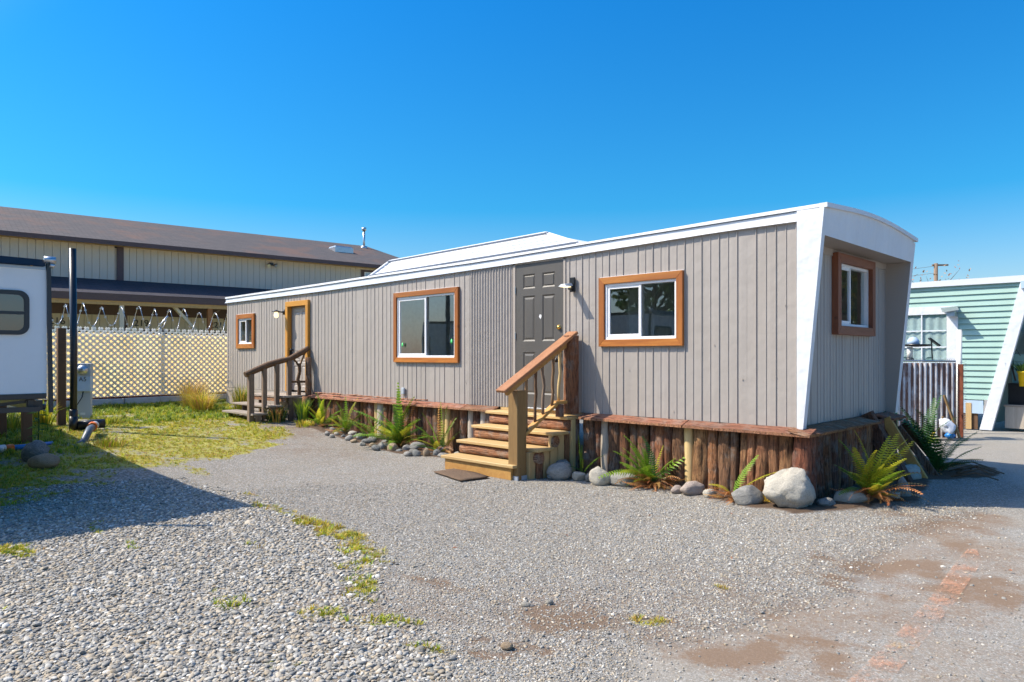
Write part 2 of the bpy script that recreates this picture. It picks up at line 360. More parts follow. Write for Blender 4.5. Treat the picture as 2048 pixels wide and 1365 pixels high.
def B(a, b, name, mat, parent=None, bevel=.003): return MB().box(a, b).build(name, mat, parent, bevel)
def tag(o, label=None, cat=None, group=None, kind=None):
    if label: o['label'] = label
    if cat: o['category'] = cat
    if group: o['group'] = group
    if kind: o['kind'] = kind
    return o
def empty(name, label, cat, loc=(0, 0, 0), group=None):
    o = bpy.data.objects.new(name, None); COL.objects.link(o); o.location = (0, 0, 0); o.empty_display_size = .2
    return tag(o, label, cat, group)
def dup(o, parent=None, loc=None, rot=None, scale=None):
    c = o.copy(); COL.objects.link(c)
    if parent is not None: c.parent = parent
    if loc is not None: c.location = loc
    if rot is not None: c.rotation_euler = rot
    if scale is not None: c.scale = scale
    return c
def label_parts(o): pass

# ------------------------------------------------------------------ ground with masks
def vnoise(x, y, sc, seed=0):
    x = x * sc + seed * 17.3; y = y * sc - seed * 9.1
    xi = np.floor(x).astype(int); yi = np.floor(y).astype(int); fx = x - xi; fy = y - yi
    fx = fx * fx * (3 - 2 * fx); fy = fy * fy * (3 - 2 * fy)
    def h(i, j):
        n = (i * 374761393 + j * 668265263 + seed * 362437) & 0xffffffff
        n = ((n ^ (n >> 13)) * 1274126177) & 0xffffffff
        return ((n ^ (n >> 16)) & 0xffff) / 65535.
    return (h(xi, yi) * (1 - fx) + h(xi + 1, yi) * fx) * (1 - fy) + (h(xi, yi + 1) * (1 - fx) + h(xi + 1, yi + 1) * fx) * fy
def fbm(x, y, sc, seed=0): return (vnoise(x, y, sc, seed) + .5 * vnoise(x, y, sc * 2.1, seed + 1) + .25 * vnoise(x, y, sc * 4.3, seed + 2)) / 1.75
def sdpoly(x, y, P):
    d = np.full(x.shape, 1e9); ins = np.zeros(x.shape, bool); n = len(P)
    for i in range(n):
        ax, ay = P[i]; bx, by = P[(i + 1) % n]; ex, ey = bx - ax, by - ay
        t = np.clip(((x - ax) * ex + (y - ay) * ey) / (ex * ex + ey * ey), 0, 1)
        d = np.minimum(d, np.hypot(x - ax - t * ex, y - ay - t * ey))
        c = ((ay > y) != (by > y)) & (x < (bx - ax) * (y - ay) / ((by - ay) if by != ay else 1e-9) + ax); ins ^= c
    return np.where(ins, -d, d)
def soft(d, wd): return np.clip(.5 - d / wd, 0, 1)
def blobs(x, y, L):
    m = np.zeros(x.shape)
    for cx, cy, rx, ry, ang, st in L:
        if L is DIRT: ry = max(ry, rx * .7); rx *= 1.15; ry *= 1.15
        a = R(ang); u = ((x - cx) * math.cos(a) + (y - cy) * math.sin(a)) / rx; v = (-(x - cx) * math.sin(a) + (y - cy) * math.cos(a)) / ry
        m = np.maximum(m, st * np.clip(1.25 - np.sqrt(u * u + v * v), 0, 1) ** .8)
    return m
COARSE = [(-30, -3.6), (-3.6, -4.0), (-.6, -3.84), (.9, -3.93), (2.2, -4.25), (3.1, -4.8), (3.95, -4.95), (4.5, -5.6), (5.2, -7), (5.2, -30), (-30, -30)]
ASPH = [(4.75, -30), (4.75, -5.2), (4.65, -4.6), (4.35, -4.15), (4.45, -3.85), (4.75, -3.3), (4.95, -2.6), (4.8, -1.6), (4.75, -.6), (4.95, .9), (5.1, 2.0), (4.6, 4), (3.0, 5.4), (-2, 6), (-2, 60), (60, 60), (60, -30)]
GRASS = [(-60, -60), (-60, 60), (-9.9, 60), (-9.9, -.1), (-7.8, -.3), (-7.2, -1.0), (-5.6, -1.0), (-4.0, -1.7), (-3.3, -2.9), (-2.9, -3.7), (-3.05, -4.3), (-3.6, -4.7), (-2.6, -5.0), (-2.1, -5.3), (-1.6, -5.8), (-2.5, -6.4), (-4, -8), (-6, -60)]
DIRT = [(5.0, -3.0, 1.1, .8, 40, .34), (5.3, -.9, .8, .6, 40, .36), (3.4, -4.3, 1.0, .5, 30, .3), (4.86, -1.8, .42, .16, 20, 1), (5.3, -1.92, .5, .06, 10, .8), (5.03, -3.62, .27, .13, 30, 1), (4.0, -4.02, .3, .14, 30, .9), (4.3, -3.95, .3, .12, 45, .55), (4.75, -3.8, .5, .3, 45, .4),
        (2.8, -4.33, .2, .1, 30, .8), (3.92, -4.76, .14, .07, 30, 1), (4.9, -.2, .5, .22, 60, .6), (4.6, .4, .5, .18, 30, .6), (5.1, -.75, .35, .12, 60, .7), (4.8, -1.2, .7, .5, 50, .35), (-5.1, -.9, 1.0, .35, 0, .5), (3.4, -4.1, .9, .35, 20, .3), (-3.2, -1.5, 1.2, .3, 0, .3),
        (4.4, -3.0, .9, .7, 40, .32), (3.9, -3.7, .8, .4, 35, .32), (5.2, -2.6, .5, .3, 40, .35), (4.5, -3.3, .5, .4, 40, .3), (3.4, -4.62, .25, .12, 30, .5)]
BEDR = [(.2, .3), (.42, -.35), (1.0, -.42), (1.9, -.33), (2.5, -.3), (2.9, -.35), (3.3, -.5), (3.75, -.38), (4.0, 0), (4.1, .6), (4.3, 1.0), (4.25, 1.6), (4.1, 2.4), (4.6, 3.3), (4.4, 4.0), (3.2, 4.2), (2.6, 3), (2.6, .3)]
BEDL = [(-5.9, .3), (-5.9, -.55), (-4.6, -.62), (-3.6, -.66), (-2.5, -.8), (-2.0, -.75), (-1.4, -.5), (-.8, -.4), (-.8, .3)]
GBL = [(-.1, -3.87, .35, .09, 0, .9), (.3, -3.9, .3, .08, 0, .8), (.75, -3.9, .3, .1, 0, .9), (1.2, -3.93, .4, .14, -5, 1.1), (1.9, -4.1, .5, .16, -20, .9), (2.6, -4.55, .4, .15, -30, .7), (1.2, -4.6, .3, .12, 0, .4), (2.3, -5.3, .4, .2, 10, .4), (1.7, -4.02, .3, .12, -10, .8), (2.25, -4.37, .25, .12, 20, .6), (2.1, -4.15, .2, .1, 30, .5), (0.05, -5.95, .28, .14, 20, 1),
       (-.35, -5.3, .3, .07, -20, .7), (.5, -5.3, .18, .06, 0, .7), (1.45, -5.7, .3, .1, 10, .3), (1.6, -6.3, .15, .08, 0, .5), (4.24, -3.8, .1, .06, 45, 1), (4.3, -3.78, .13, .05, 60, .9), (3.2, -4.85, .35, .12, 25, .5), (2.9, -5.0, .35, .2, 25, .45), (2.85, -3.1, .1, .05, 0, .6), (4.25, -2.98, .08, .04, 0, .5),
       (-2.7, -3.55, .5, .14, 0, .8), (-.85, -3.7, .2, .06, 0, .6), (-2.2, -4.5, .6, .12, 0, .35), (3.3, -5.5, .2, .12, 10, .4), (3.7, -4.9, .3, .08, 25, .5), (-1.4, -4.7, .4, .1, 0, .3)]
def masks(x, y):
    n1 = fbm(x, y, 1.3, 1) - .5; n2 = fbm(x, y, 5, 5) - .5
    wob = n1 * .5 + n2 * .25
    coarse = soft(sdpoly(x, y, COARSE) + wob * .6, .35)
    asph = soft(sdpoly(x, y, ASPH) + wob * .5, .35)
    grass = soft(sdpoly(x, y, GRASS) + wob * 2.2, .5) * np.clip(-.05 + 1.9 * fbm(x, y, 2.6, 9), 0, 1)
    grass = np.maximum(grass, blobs(x + n2 * .15, y + n2 * .15, GBL) * np.clip(2.6 * fbm(x, y, 9, 3) - .4, 0, 1))
    n3 = fbm(x, y, 2.5, 31) - .5; n4 = fbm(x, y, 2.5, 41) - .5
    dirt = np.clip(blobs(x + n2 * .5 + n3 * .9, y + n2 * .5 + n4 * .9, DIRT) * (.35 + 1.5 * fbm(x, y, 7, 12)), 0, 1)
    soil = np.maximum(soft(sdpoly(x, y, BEDR) + n2 * .22 - .07, .12), soft(sdpoly(x, y, BEDL) + n2 * .15, .12))
    return coarse, asph, grass, np.clip(dirt * 1.1, 0, 1), soil
def axis(lo, hi, fine, far):
    a = list(np.arange(lo, hi + 1e-6, fine)); st = fine; p = hi
    while p < far: st *= 1.35; p += st; a.append(p)
    st = fine; p = lo
    while p > -far: st *= 1.35; p -= st; a.insert(0, p)
    return np.array(a)
def make_ground():
    xs = axis(-10.5, 8, .06, 900); ys = axis(-8, 7.5, .06, 900)
    X, Y = np.meshgrid(xs, ys, indexing='ij'); nx, ny = X.shape
    c, a, g, d, s_ = masks(X, Y)
    Z = np.interp(X, GX, GZ) + .022 * s_ * (.6 + fbm(X, Y, 8, 4)) * (np.abs(X) < 12) + (fbm(X, Y, .9, 7) - .5) * .02 * (np.abs(X) < 12) * (1 - s_) + (fbm(X, Y, 5, 8) - .5) * .008
    Z = Z - .012 * (g < .01) * 0
    V = np.stack([X, Y, Z], -1).reshape(-1, 3)
    I = np.arange(nx * ny).reshape(nx, ny)
    F = np.stack([I[:-1, :-1], I[1:, :-1], I[1:, 1:], I[:-1, 1:]], -1).reshape(-1, 4)
    me = bpy.data.meshes.new('ground'); me.vertices.add(len(V)); me.vertices.foreach_set('co', V.ravel())
    me.loops.add(F.size); me.loops.foreach_set('vertex_index', F.ravel().astype(np.int32))
    me.polygons.add(len(F)); me.polygons.foreach_set('loop_start', np.arange(0, F.size, 4, dtype=np.int32)); me.polygons.foreach_set('loop_total', np.full(len(F), 4, dtype=np.int32))
    me.update(); me.validate(); me.polygons.foreach_set('use_smooth', np.ones(len(F), bool))
    for nm, arr in (('coarse', c), ('asph', a), ('grassm', g), ('dirt', d), ('soil', s_)):
        at = me.attributes.new(nm, 'FLOAT', 'POINT'); at.data.foreach_set('value', arr.ravel().astype(np.float32))
    q = N('ground_gravel_asphalt'); P = q.wpos()
    def stones(sc, stops, warm):
        col = q.vor(P, sc, 'F1', 1); sep = q.n('ShaderNodeSeparateColor'); q.l(col, sep.inputs[0])
        base = q.ramp(sep.outputs[0], stops)
        base = q.mix(q.ramp(sep.outputs[1], [(.72, 0), (.95, 1)]), base, warm)
        ed = q.vor(P, sc, 'DISTANCE_TO_EDGE'); e = q.ramp(ed, [(0, 0), (.12, 1)])
        return q.mix(q.ramp(e, [(0, .45), (.8, 0)]), base, (.05, .045, .04)), e
    cc, ce = stones(42, [(.0, .11), (.35, .22), (.75, .34), (.95, .52)], (.32, .25, .17))
    fc, fe = stones(95, [(.0, .13), (.35, .24), (.75, .35), (.95, .52)], (.33, .26, .18))
    ac, ae = stones(150, [(.0, .14), (.4, .26), (.8, .35), (1, .56)], (.31, .27, .22))
    big = q.noise(P, 1.2, 5, .6); fine = q.noise(P, 60, 4, .7); med = q.noise(P, 9, 5, .65)
    fm = q.math('ADD', q.attr('coarse'), q.math('MULTIPLY', q.math('SUBTRACT', med, .5), .8))
    col = q.mix(q.ramp(fm, [(.4, 0), (.6, 1)]), fc, cc)
    col = q.mix(q.ramp(big, [(.45, 0), (.75, .4)]), col, (.25, .215, .175))
    am = q.ramp(q.math('ADD', q.attr('asph'), q.math('MULTIPLY', q.math('SUBTRACT', med, .5), 1.0)), [(.35, 0), (.7, 1)])
    acol = q.mix(q.ramp(big, [(.4, 0), (.7, .5)]), ac, (.30, .265, .22))
    acol = q.mix(q.ramp(fine, [(.35, 0), (.8, .55)]), acol, (.19, .18, .165))
    col = q.mix(am, col, acol)
    dm = q.ramp(q.math('ADD', q.attr('dirt'), q.math('MULTIPLY', q.math('SUBTRACT', q.noise(P, 28, 5, .7), .5), 1.5)), [(.15, 0), (.8, .85)])
    col = q.mix(dm, col, q.mix(fine, (.23, .15, .095), (.13, .08, .048)))
    gm = q.ramp(q.math('ADD', q.attr('grassm'), q.math('MULTIPLY', q.math('SUBTRACT', med, .5), 1.0)), [(.3, 0), (.8, .9)])
    col = q.mix(gm, col, q.mix(q.ramp(med, [(.4, 0), (.65, 1)]), (.30, .28, .06), (.42, .42, .06)))
    sm = q.ramp(q.attr('soil'), [(.3, 0), (.7, 1)])
    col = q.mix(sm, col, q.mix(q.ramp(fine, [(.3, 0), (.7, 1)]), (.055, .035, .022), (.15, .095, .06)))
    h = q.math('ADD', q.math('MULTIPLY', fe, .4), q.math('MULTIPLY', fine, .8))
    inv = q.math('SUBTRACT', 1.0, q.math('MULTIPLY', am, .75))
    nor = q.bump(q.math('MULTIPLY', h, inv), .8, .012)
    me.materials.append(q.fin(q.mix(1.0, col, (1.02, .99, .92), 'MULTIPLY'), .92, nor))
    o = bpy.data.objects.new('ground', me); COL.objects.link(o)
    tag(o, 'gravel yard running into a worn grey asphalt lane with brown dirt patches', None, None, 'structure')
make_ground()

# faded painted line on the asphalt
def paint_sheet(name, pts, z, col, label, thr):
    q = N(name + '_paint'); n = q.noise(q.wpos(), 55, 5, .75); n2 = q.noise(q.wpos(), 3, 4)
    f = q.ramp(q.math('ADD', n, q.math('MULTIPLY', q.math('SUBTRACT', n2, .5), .9)), [(thr - .06, 0), (thr + .2, .48)])
    q.fin(col, .9); t = q.n('ShaderNodeBsdfTransparent'); mx = q.n('ShaderNodeMixShader'); q.l(f, mx.inputs[0]); q.l(t.outputs[0], mx.inputs[1]); q.l(q.b.outputs[0], mx.inputs[2]); q.l(mx.outputs[0], q.out.inputs[0])
    m_ = MB()
    for i in range(len(pts) - 1):
        (a, b), (c, d) = pts[i], pts[i + 1]
        m_.add([(*a, z), (*b, z), (*d, z), (*c, z)], [(0, 1, 2, 3)])
    tag(m_.build(name, q.m), label, None, None, 'structure')
paint_sheet('painted_line', [((5.34, -4.3), (5.47, -4.3)), ((5.35, -3.7), (5.49, -3.68)), ((5.33, -2.9), (5.46, -2.85)), ((5.30, -2.2), (5.43, -2.15)), ((5.22, -1.2), (5.36, -1.15)), ((5.2, -.8), (5.26, -.79))], .012, (.62, .30, .17), 'faded orange pink painted stripe on the asphalt lane', .49)
paint_sheet('paint_mark', [((5.36, -3.24), (5.37, -3.16)), ((5.46, -3.26), (5.47, -3.18))], .022, (.60, .34, .08), 'short yellow orange dash sprayed across the painted stripe', .44)

# ------------------------------------------------------------------ the grey mobile home
home = empty('mobile_home', 'long taupe mobile home with vertical ribbed siding and a white roof edge', 'mobile home')
X0, X1, YD = -9.87, 3.57, 2.98
def zdrip(x): return float(np.interp(x, [-9.9, -5.7, -2.36, .43, 1.64, 2.7, 3.6], [2.74, 2.745, 2.78, 2.817, 2.843, 2.868, 2.872]))
def zfl(x): return float(np.interp(x, [-9.9, -6.5, -3.7, -1, .1, .75, 1.8, 3.85], [2.83, 2.845, 2.875, 2.89, 2.915, 2.93, 2.945, 2.975]))
def ztop(x): return float(np.interp(x, [-9.9, -6.5, -4, -1, .9, 1.8, 2.75, 3.85], [2.868, 2.885, 2.905, 2.925, 2.957, 2.975, 2.995, 3.01]))
ZB = .768
HOLES = [(-9.25, -8.49, 1.73, 2.37), (-6.92, -6.16, .6, 2.53), (-3.23, -1.71, 1.45, 2.49), (1.10, 2.18, 1.68, 2.42)]
def siding(x0, x1, prof, ztf, holes, place, name='siding_panel', mat=None, zb=ZB, label=None):
    """prof: function x -> depth (outward, metres); list of x break points made from it; place: (u, d, z) -> xyz"""
    xs = prof(x0, x1); m_ = MB(); up_ = MB(); full = 0
    cuts = sorted(set([x for x, _ in xs] + [h for H_ in holes for h in H_[:2] if x0 < h < x1]))
    dep = lambda x: float(np.interp(x, [p[0] for p in xs], [p[1] for p in xs]))
    tw = rnd.uniform(-.0015, .0015)
    for a, b in zip(cuts[:-1], cuts[1:]):
        mid = (a + b) / 2; rngs = [(zb, None)]
        for h0, h1, z0, z1 in holes:
            if h0 < mid < h1: rngs = ([(zb, z0)] if z0 > zb else []) + [(z1, None)]
        for lo, hi in rngs:
            n = 3 if hi is None and lo == zb else 1; full += hi is None and lo == zb; tgt = up_ if (hi is None and lo != zb) else m_
            za, zb_ = (hi or ztf(a)), (hi or ztf(b))
            if min(za, zb_) - lo < .005: continue
            for k in range(n):
                l0, l1 = k / n, (k + 1) / n
                j0 = tw * math.sin(l0 * 3.1); j1 = tw * math.sin(l1 * 3.1)
                tgt.add([place(a, dep(a) + j0, lo + (za - lo) * l0), place(b, dep(b) + j0, lo + (zb_ - lo) * l0), place(b, dep(b) + j1, lo + (zb_ - lo) * l1), place(a, dep(a) + j1, lo + (za - lo) * l1)], [(0, 1, 2, 3)])
    if full == 0 and up_.f:
        up_.build(name, mat or M['siding'], home)
    elif up_.f: m_.add(up_.v, up_.f)
    if not m_.f: return None
    o = m_.build(name, mat or M['siding'], home)
    if label: o['label'] = label
    return o
def ribs(per=.1, h=.009):
    def f(x0, x1):
        pts = [(x0, 0)]; k = math.ceil((x0 + .02) / per)
        while k * per + .02 < x1:
            c = k * per; hh = h if k % 2 else h * .62
            pts += [(c - .0085, 0), (c - .004, hh), (c + .005, hh), (c + .0085, 0), (c + .05, .0015)]; k += 1
        pts = [p for p in pts if p[0] < x1 - .001] + [(x1, 0)]
        return pts
    return f
def corrug(x0, x1):
    n = int((x1 - x0) / .0075); return [(x0 + (x1 - x0) * i / n, .008 + .009 * math.sin(2 * math.pi * (x1 - x0) / .058 * i / n)) for i in range(n + 1)]
front = lambda u, d, z: (u, -d, z)
edges = [X0]
while edges[-1] < -1.9: edges.append(edges[-1] + .5)
edges = [e for e in edges if e < -1.7] + [-1.38]
for a, b in zip(edges[:-1], edges[1:]): siding(a, b, ribs(.118), zdrip, HOLES, front)
siding(-1.38, -.50, corrug, zdrip, HOLES, front, label='narrow wavy corrugated siding panel beside the dark door')
e2 = [.475, 1.0, 1.5, 2.0, 2.5, 3.0, 3.56]
for a, b in zip(e2[:-1], e2[1:]): siding(a, b, ribs(.107, .011), zdrip, HOLES, front)
# left, rear walls, floor, interior liner
B((X0 + .02, 0.06, .70), (X1 - .1, YD - .02, .76), 'floor_slab', M['taupe'], home)
mb = MB(); mb.quad((X0, YD, .6), (X0, 0, .6), (X0, 0, zfl(X0)), (X0, YD, zfl(X0))); mb.build('end_wall', M['siding'], home)
mb = MB(); mb.quad((X1, YD, .6), (X0, YD, .6), (X0, YD, 2.84), (X1, YD, 2.9)); mb.build('rear_wall', M['siding'], home)
mb = MB()
mb.box((X0 + .05, YD - .12, .77), (X1 - .15, YD - .1, 2.7)); mb.box((-4.2, .1, .77), (-4.15, YD - .13, 2.7)); mb.box((.8, .9, .77), (.85, YD - .13, 2.7)); mb.box((X0 + .05, .1, 2.70), (X1 - .15, YD - .13, 2.72)); mb.box((-7.6, .1, .77), (-7.55, YD - .13, 2.7))
mb.box((-3.0, 1.4, .77), (-2.0, 1.9, 1.7)); mb.box((1.3, 1.5, .77), (2.4, 2.1, 1.75))
mb.build('interior_wall', M['interior'], home)
# roof edge: drip strip, fascia, cap; built in runs of sheet
for a, b in ((X0 - .03, -6.9), (-6.9, -3.6), (-3.6, -.5), (-.5, 1.6), (1.6, 3.56)):
    fa, dr, cp = MB(), MB(), MB(); n = 6
    for i in range(n):
        u, v = a + (b - a) * i / n, a + (b - a) * (i + 1) / n
        w0, w1 = .004 * math.sin(u * 3.1), .004 * math.sin(v * 3.1)
        fa.hexa([(u, -.022 + w0, zdrip(u)), (v, -.022 + w1, zdrip(v)), (v, .03, zdrip(v)), (u, .03, zdrip(u)), (u, -.016, zfl(u)), (v, -.016, zfl(v)), (v, .03, zfl(v)), (u, .03, zfl(u))])
        dr.hexa([(u, -.042, zdrip(u) - .012), (v, -.042, zdrip(v) - .012), (v, .0, zdrip(v) - .012), (u, .0, zdrip(u) - .012), (u, -.036, zdrip(u) + .012), (v, -.036, zdrip(v) + .012), (v, -.0225, zdrip(v) + .012), (u, -.0225, zdrip(u) + .012)])
    fa.build('fascia', M['white'], home); dr.build('drip_edge', M['drip'] if b < .6 and a > -12 else M['white'], home)
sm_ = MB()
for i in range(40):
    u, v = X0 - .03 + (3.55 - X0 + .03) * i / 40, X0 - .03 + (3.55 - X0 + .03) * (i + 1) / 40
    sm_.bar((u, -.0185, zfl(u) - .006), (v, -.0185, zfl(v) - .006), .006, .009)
sm_.build('seam_shade_strip', M['seam_shade'], home)  # thin grey seam strip added to draw the shade line under the cap overlap
for a, b in ((X0 - .04, -6), (-6, -2), (-2, 1), (1, 3.83)):
    cp = MB(); n = 5
    for i in range(n):
        u, v = a + (b - a) * i / n, a + (b - a) * (i + 1) / n
        cp.hexa([(u, -.036, zfl(u)), (v, -.036, zfl(v)), (v, .02, zfl(v)), (u, .02, zfl(u)), (u, -.03, ztop(u)), (v, -.03, ztop(v)), (v, .03, ztop(v) + .004), (u, .03, ztop(u) + .004)])
    cp.build('roof_cap', M['roofwhite'], home)
def arch(y): return .075 * math.sin(math.pi * min(1, max(0, y / YD)))
mb = MB(); NX, NY = 14, 10; o_ = len(mb.v)
for i in range(NX + 1):
    x = X0 - .03 + (3.83 - X0 + .03) * i / NX
    for j in range(NY + 1): y = -.02 + (YD + .04) * j / NY; mb.v.append((x, y, ztop(x) - .006 + arch(y)))
for i in range(NX):
    for j in range(NY): a = i * (NY + 1) + j; mb.f.append((a, a + NY + 1, a + NY + 2, a + 1)); mb.mi.append(0); mb.sm.append(True)
mb.build('roof', M['roofwhite'], home)
# raised roof section (part) with laps
P00, P10, P11, P01 = Vector((-4.15, .06, 2.885)), Vector((.67, .06, 2.945)), Vector((-.43, .62, 3.29)), Vector((-4.28, .62, 3.235))
mb = MB(); rows = 5
def rp(u, v): return (P00.lerp(P10, u)).lerp(P01.lerp(P11, u), v)
nrm = (P10 - P00).cross(P01 - P00).normalized()
for r_ in range(rows):
    v0, v1 = r_ / rows, (r_ + 1) / rows
    mb.add([rp(0, v0) + nrm * .012, rp(1, v0) + nrm * .012, rp(1, v1), rp(0, v1)], [(0, 1, 2, 3)])
    mb.add([rp(0, v0) + nrm * .012, rp(0, v0), rp(1, v0), rp(1, v0) + nrm * .012], [(0, 1, 2, 3)])
b10, b11, b00, b01 = Vector((.67, 2.9, 2.945)), Vector((-.43, 2.35, 3.29)), Vector((-4.15, 2.9, 2.885)), Vector((-4.28, 2.35, 3.235))
mb.add([P10, b10, b11, P11, P00, P01, b01, b00], [(0, 1, 2, 3), (4, 5, 6, 7), (3, 2, 6, 5), (1, 7, 6, 2)])
rr = mb.build('raised_roof', M['roofwhite'], home)
mb = MB()
for v0, w_ in ((.03, .012), (.90, .012)): mb.bar(rp(0, v0) + nrm * .035, rp(1, v0) + nrm * .035, w_, .03, nrm)
mb.build('lap_shade_bar', M['seam_shade'], rr)  # dark bars added to draw shade along the lower and upper laps
mb = MB()
up = (0, -.5, 1)
mb.bar(P01 + nrm * .01, P11 + nrm * .01, .05, .05, up); mb.bar(P00 + nrm * .02, P01 + nrm * .02, .05, .035, up); mb.bar(P11 + nrm * .01, P10 + nrm * .01, .05, .04, up)
mb.build('cap_trim', M['roofwhite'], rr)
# slanted white end frame
def xf_(z): return 3.62 + (z - .775) / 2.225 * .21
def fr(y0, y1, z0, z1, xb0, xb1=None, mis=None):
    xb1 = xb0 if xb1 is None else xb1
    return [(xb0, y0, z0), (xf_(z0), y0, z0), (xf_(z0), y1, z0), (xb0, y1, z0), (xb1, y0, z1), (xf_(z1), y0, z1), (xf_(z1), y1, z1), (xb1, y1, z1)]
# hexa face order: bottom, top, front(y0), right(x1), back(y1), left(x0)
ef = MB(); zt = 2.965
ef.hexa(fr(-.045, .035, ZB - .01, zt, 3.555), mis=[0, 0, 0, 0, 1, 0])
ef.hexa(fr(YD - .09, YD + .02, ZB - .01, 2.95, 3.42), mis=[0, 0, 1, 0, 0, 0])
n = 10
for i in range(n):
    y0, y1 = .035 + (YD - .125) * i / n, .035 + (YD - .125) * (i + 1) / n
    ta, tb = 2.965 + arch(y0), 2.965 + arch(y1)
    ef.hexa([(3.42, y0, 2.70), (xf_(2.70), y0, 2.70), (xf_(2.70), y1, 2.70), (3.42, y1, 2.70), (3.42, y0, ta), (xf_(2.97), y0, ta), (xf_(2.97), y1, tb), (3.42, y1, tb)], mis=[1, 0, 0, 0, 0, 0])
ef.build('end_frame', [M['white'], M['taupe']], home, fixn=True)
mb = MB(); n = 14
for i in range(n):
    y0, y1 = -.04 + (YD + .07) * i / n, -.04 + (YD + .07) * (i + 1) / n
    za, zb_ = 2.965 + arch(y0), 2.965 + arch(y1)
    mb.hexa([(3.78, y0, za), (3.855, y0, za), (3.855, y1, zb_), (3.78, y1, zb_), (3.78, y0, za + .045), (3.855, y0, za + .045), (3.855, y1, zb_ + .045), (3.78, y1, zb_ + .045)])
mb.build('arched_cap', M['white'], home)
endp = lambda u, d, z: (3.50 + d, u, z)
EH = [(1.13, 2.17, 1.83, 2.57)]
ee = [.03, .55, 1.05, 1.55, 2.05, 2.5, YD - .09]
for a, b in zip(ee[:-1], ee[1:]): siding(a, b, ribs(.09, .008), lambda x: 2.71, EH, endp)
B((3.49, .03, 2.62), (3.515, YD - .09, 2.70), 'header_strip', M['taupe'], home)

def window(x0, x1, z0, z1, P, mz, mx, tw=.085, td=.045, split=.5, left_front=True, mitre=True, blobs_=None, label=None):
    """outer trim box x0..x1, z0..z1; P maps (u, d, z) with d outward"""
    fw = .032; w_ = MB(); a, b, c, d_ = x0 + tw, x1 - tw, z0 + tw, z1 - tw
    def bx(m_, u0, u1, d0, d1, z0_, z1_): 
        q = [P(u0, d0, z0_), P(u1, d0, z0_), P(u1, d1, z0_), P(u0, d1, z0_), P(u0, d0, z1_), P(u1, d0, z1_), P(u1, d1, z1_), P(u0, d1, z1_)]
        m_.hexa(q); return m_
    bx(w_, a, a + fw, -.05, .022, c, d_); bx(w_, b - fw, b, -.05, .022, c, d_); bx(w_, a + fw, b - fw, -.05, .022, c, c + fw); bx(w_, a + fw, b - fw, -.05, .022, d_ - fw, d_)
    bx(w_, a + fw * .6, b - fw * .6, .022, .03, c - .002, c + .012)
    win = w_.build('window', M['vinyl'], home, fixn=True, bevel=.003)
    if label: win['label'] = label
    mid = a + (b - a) * split
    s = MB(); sw = .034; s0, s1 = (a + fw, mid + sw / 2)
    bx(s, s0, s0 + sw, -.012, .012, c + fw, d_ - fw); bx(s, s1 - sw, s1, -.012, .016, c + fw, d_ - fw); bx(s, s0 + sw, s1 - sw, -.012, .012, c + fw, c + fw + sw); bx(s, s0 + sw, s1 - sw, -.012, .012, d_ - fw - sw, d_ - fw)
    s.build('sash', M['vinyl'], win, fixn=True, bevel=.002)
    for u0, u1, dd, pad in ((s0 + sw, s1 - sw, 0.0, sw), (s1, b - fw, -.018, 0)):
        g = MB(); g.add([P(u0, dd, c + fw + pad), P(u1, dd, c + fw + pad), P(u1, dd, d_ - fw - pad), P(u0, dd, d_ - fw - pad)], [(0, 1, 2, 3)]); g.build('pane', M['glass'], win)
    for q, m_ in (([(x0, z0), (x0 + tw, z0 + tw), (x0 + tw, z1 - tw), (x0, z1)], mz), ([(x1, z1), (x1 - tw, z1 - tw), (x1 - tw, z0 + tw), (x1, z0)], mz),
                  ([(x0, z1), (x0 + tw, z1 - tw), (x1 - tw, z1 - tw), (x1, z1)], mx), ([(x1, z0), (x1 - tw, z0 + tw), (x0 + tw, z0 + tw), (x0, z0)], mx)):
        t = MB(); t.add([P(u, .002, z) for u, z in q] + [P(u, td, z) for u, z in q], [(0, 1, 2, 3), (7, 6, 5, 4), (0, 4, 5, 1), (1, 5, 6, 2), (2, 6, 7, 3), (3, 7, 4, 0)])
        t.build('trim_board', m_, win, fixn=True, bevel=.003)
    cu = MB(); bx(cu, x0, x1, .003, .016, z1, z1 + .008); cu.build('caulk', M['white'], win, fixn=True)
    for u, z in (blobs_ or []):
        k = MB(); k.lathe([(.0, .012), (.03, .01), (.02, 0)], n=7); k.xf(Matrix.Translation(P(u, .02, z)) @ Matrix.Rotation(R(90), 4, 'X') @ Matrix.Diagonal((.75, 1.4, 1, 1))); k.build('sticker', M['greenblob'], win)
    return win
window(1.045, 2.245, 1.615, 2.478, front, M['cedar_z'], M['cedar_x'], label='wide orange framed sliding window right of the dark door')
window(-3.29, -1.64, 1.392, 2.555, front, M['cedar_z'], M['cedar_x'], tw=.08, blobs_=[(-3.05, 1.68), (-1.80, 1.72)], label='large orange framed sliding window in the middle of the wall')
window(-9.31, -8.43, 1.665, 2.435, front, M['cedar_z'], M['cedar_x'], tw=.1, label='small orange framed window at the far end')
window(1.03, 2.27, 1.74, 2.66, endp, M['redwood_z'], M['redwood_y'], tw=.10, td=.075, split=.42, label='red brown framed window in the end wall')
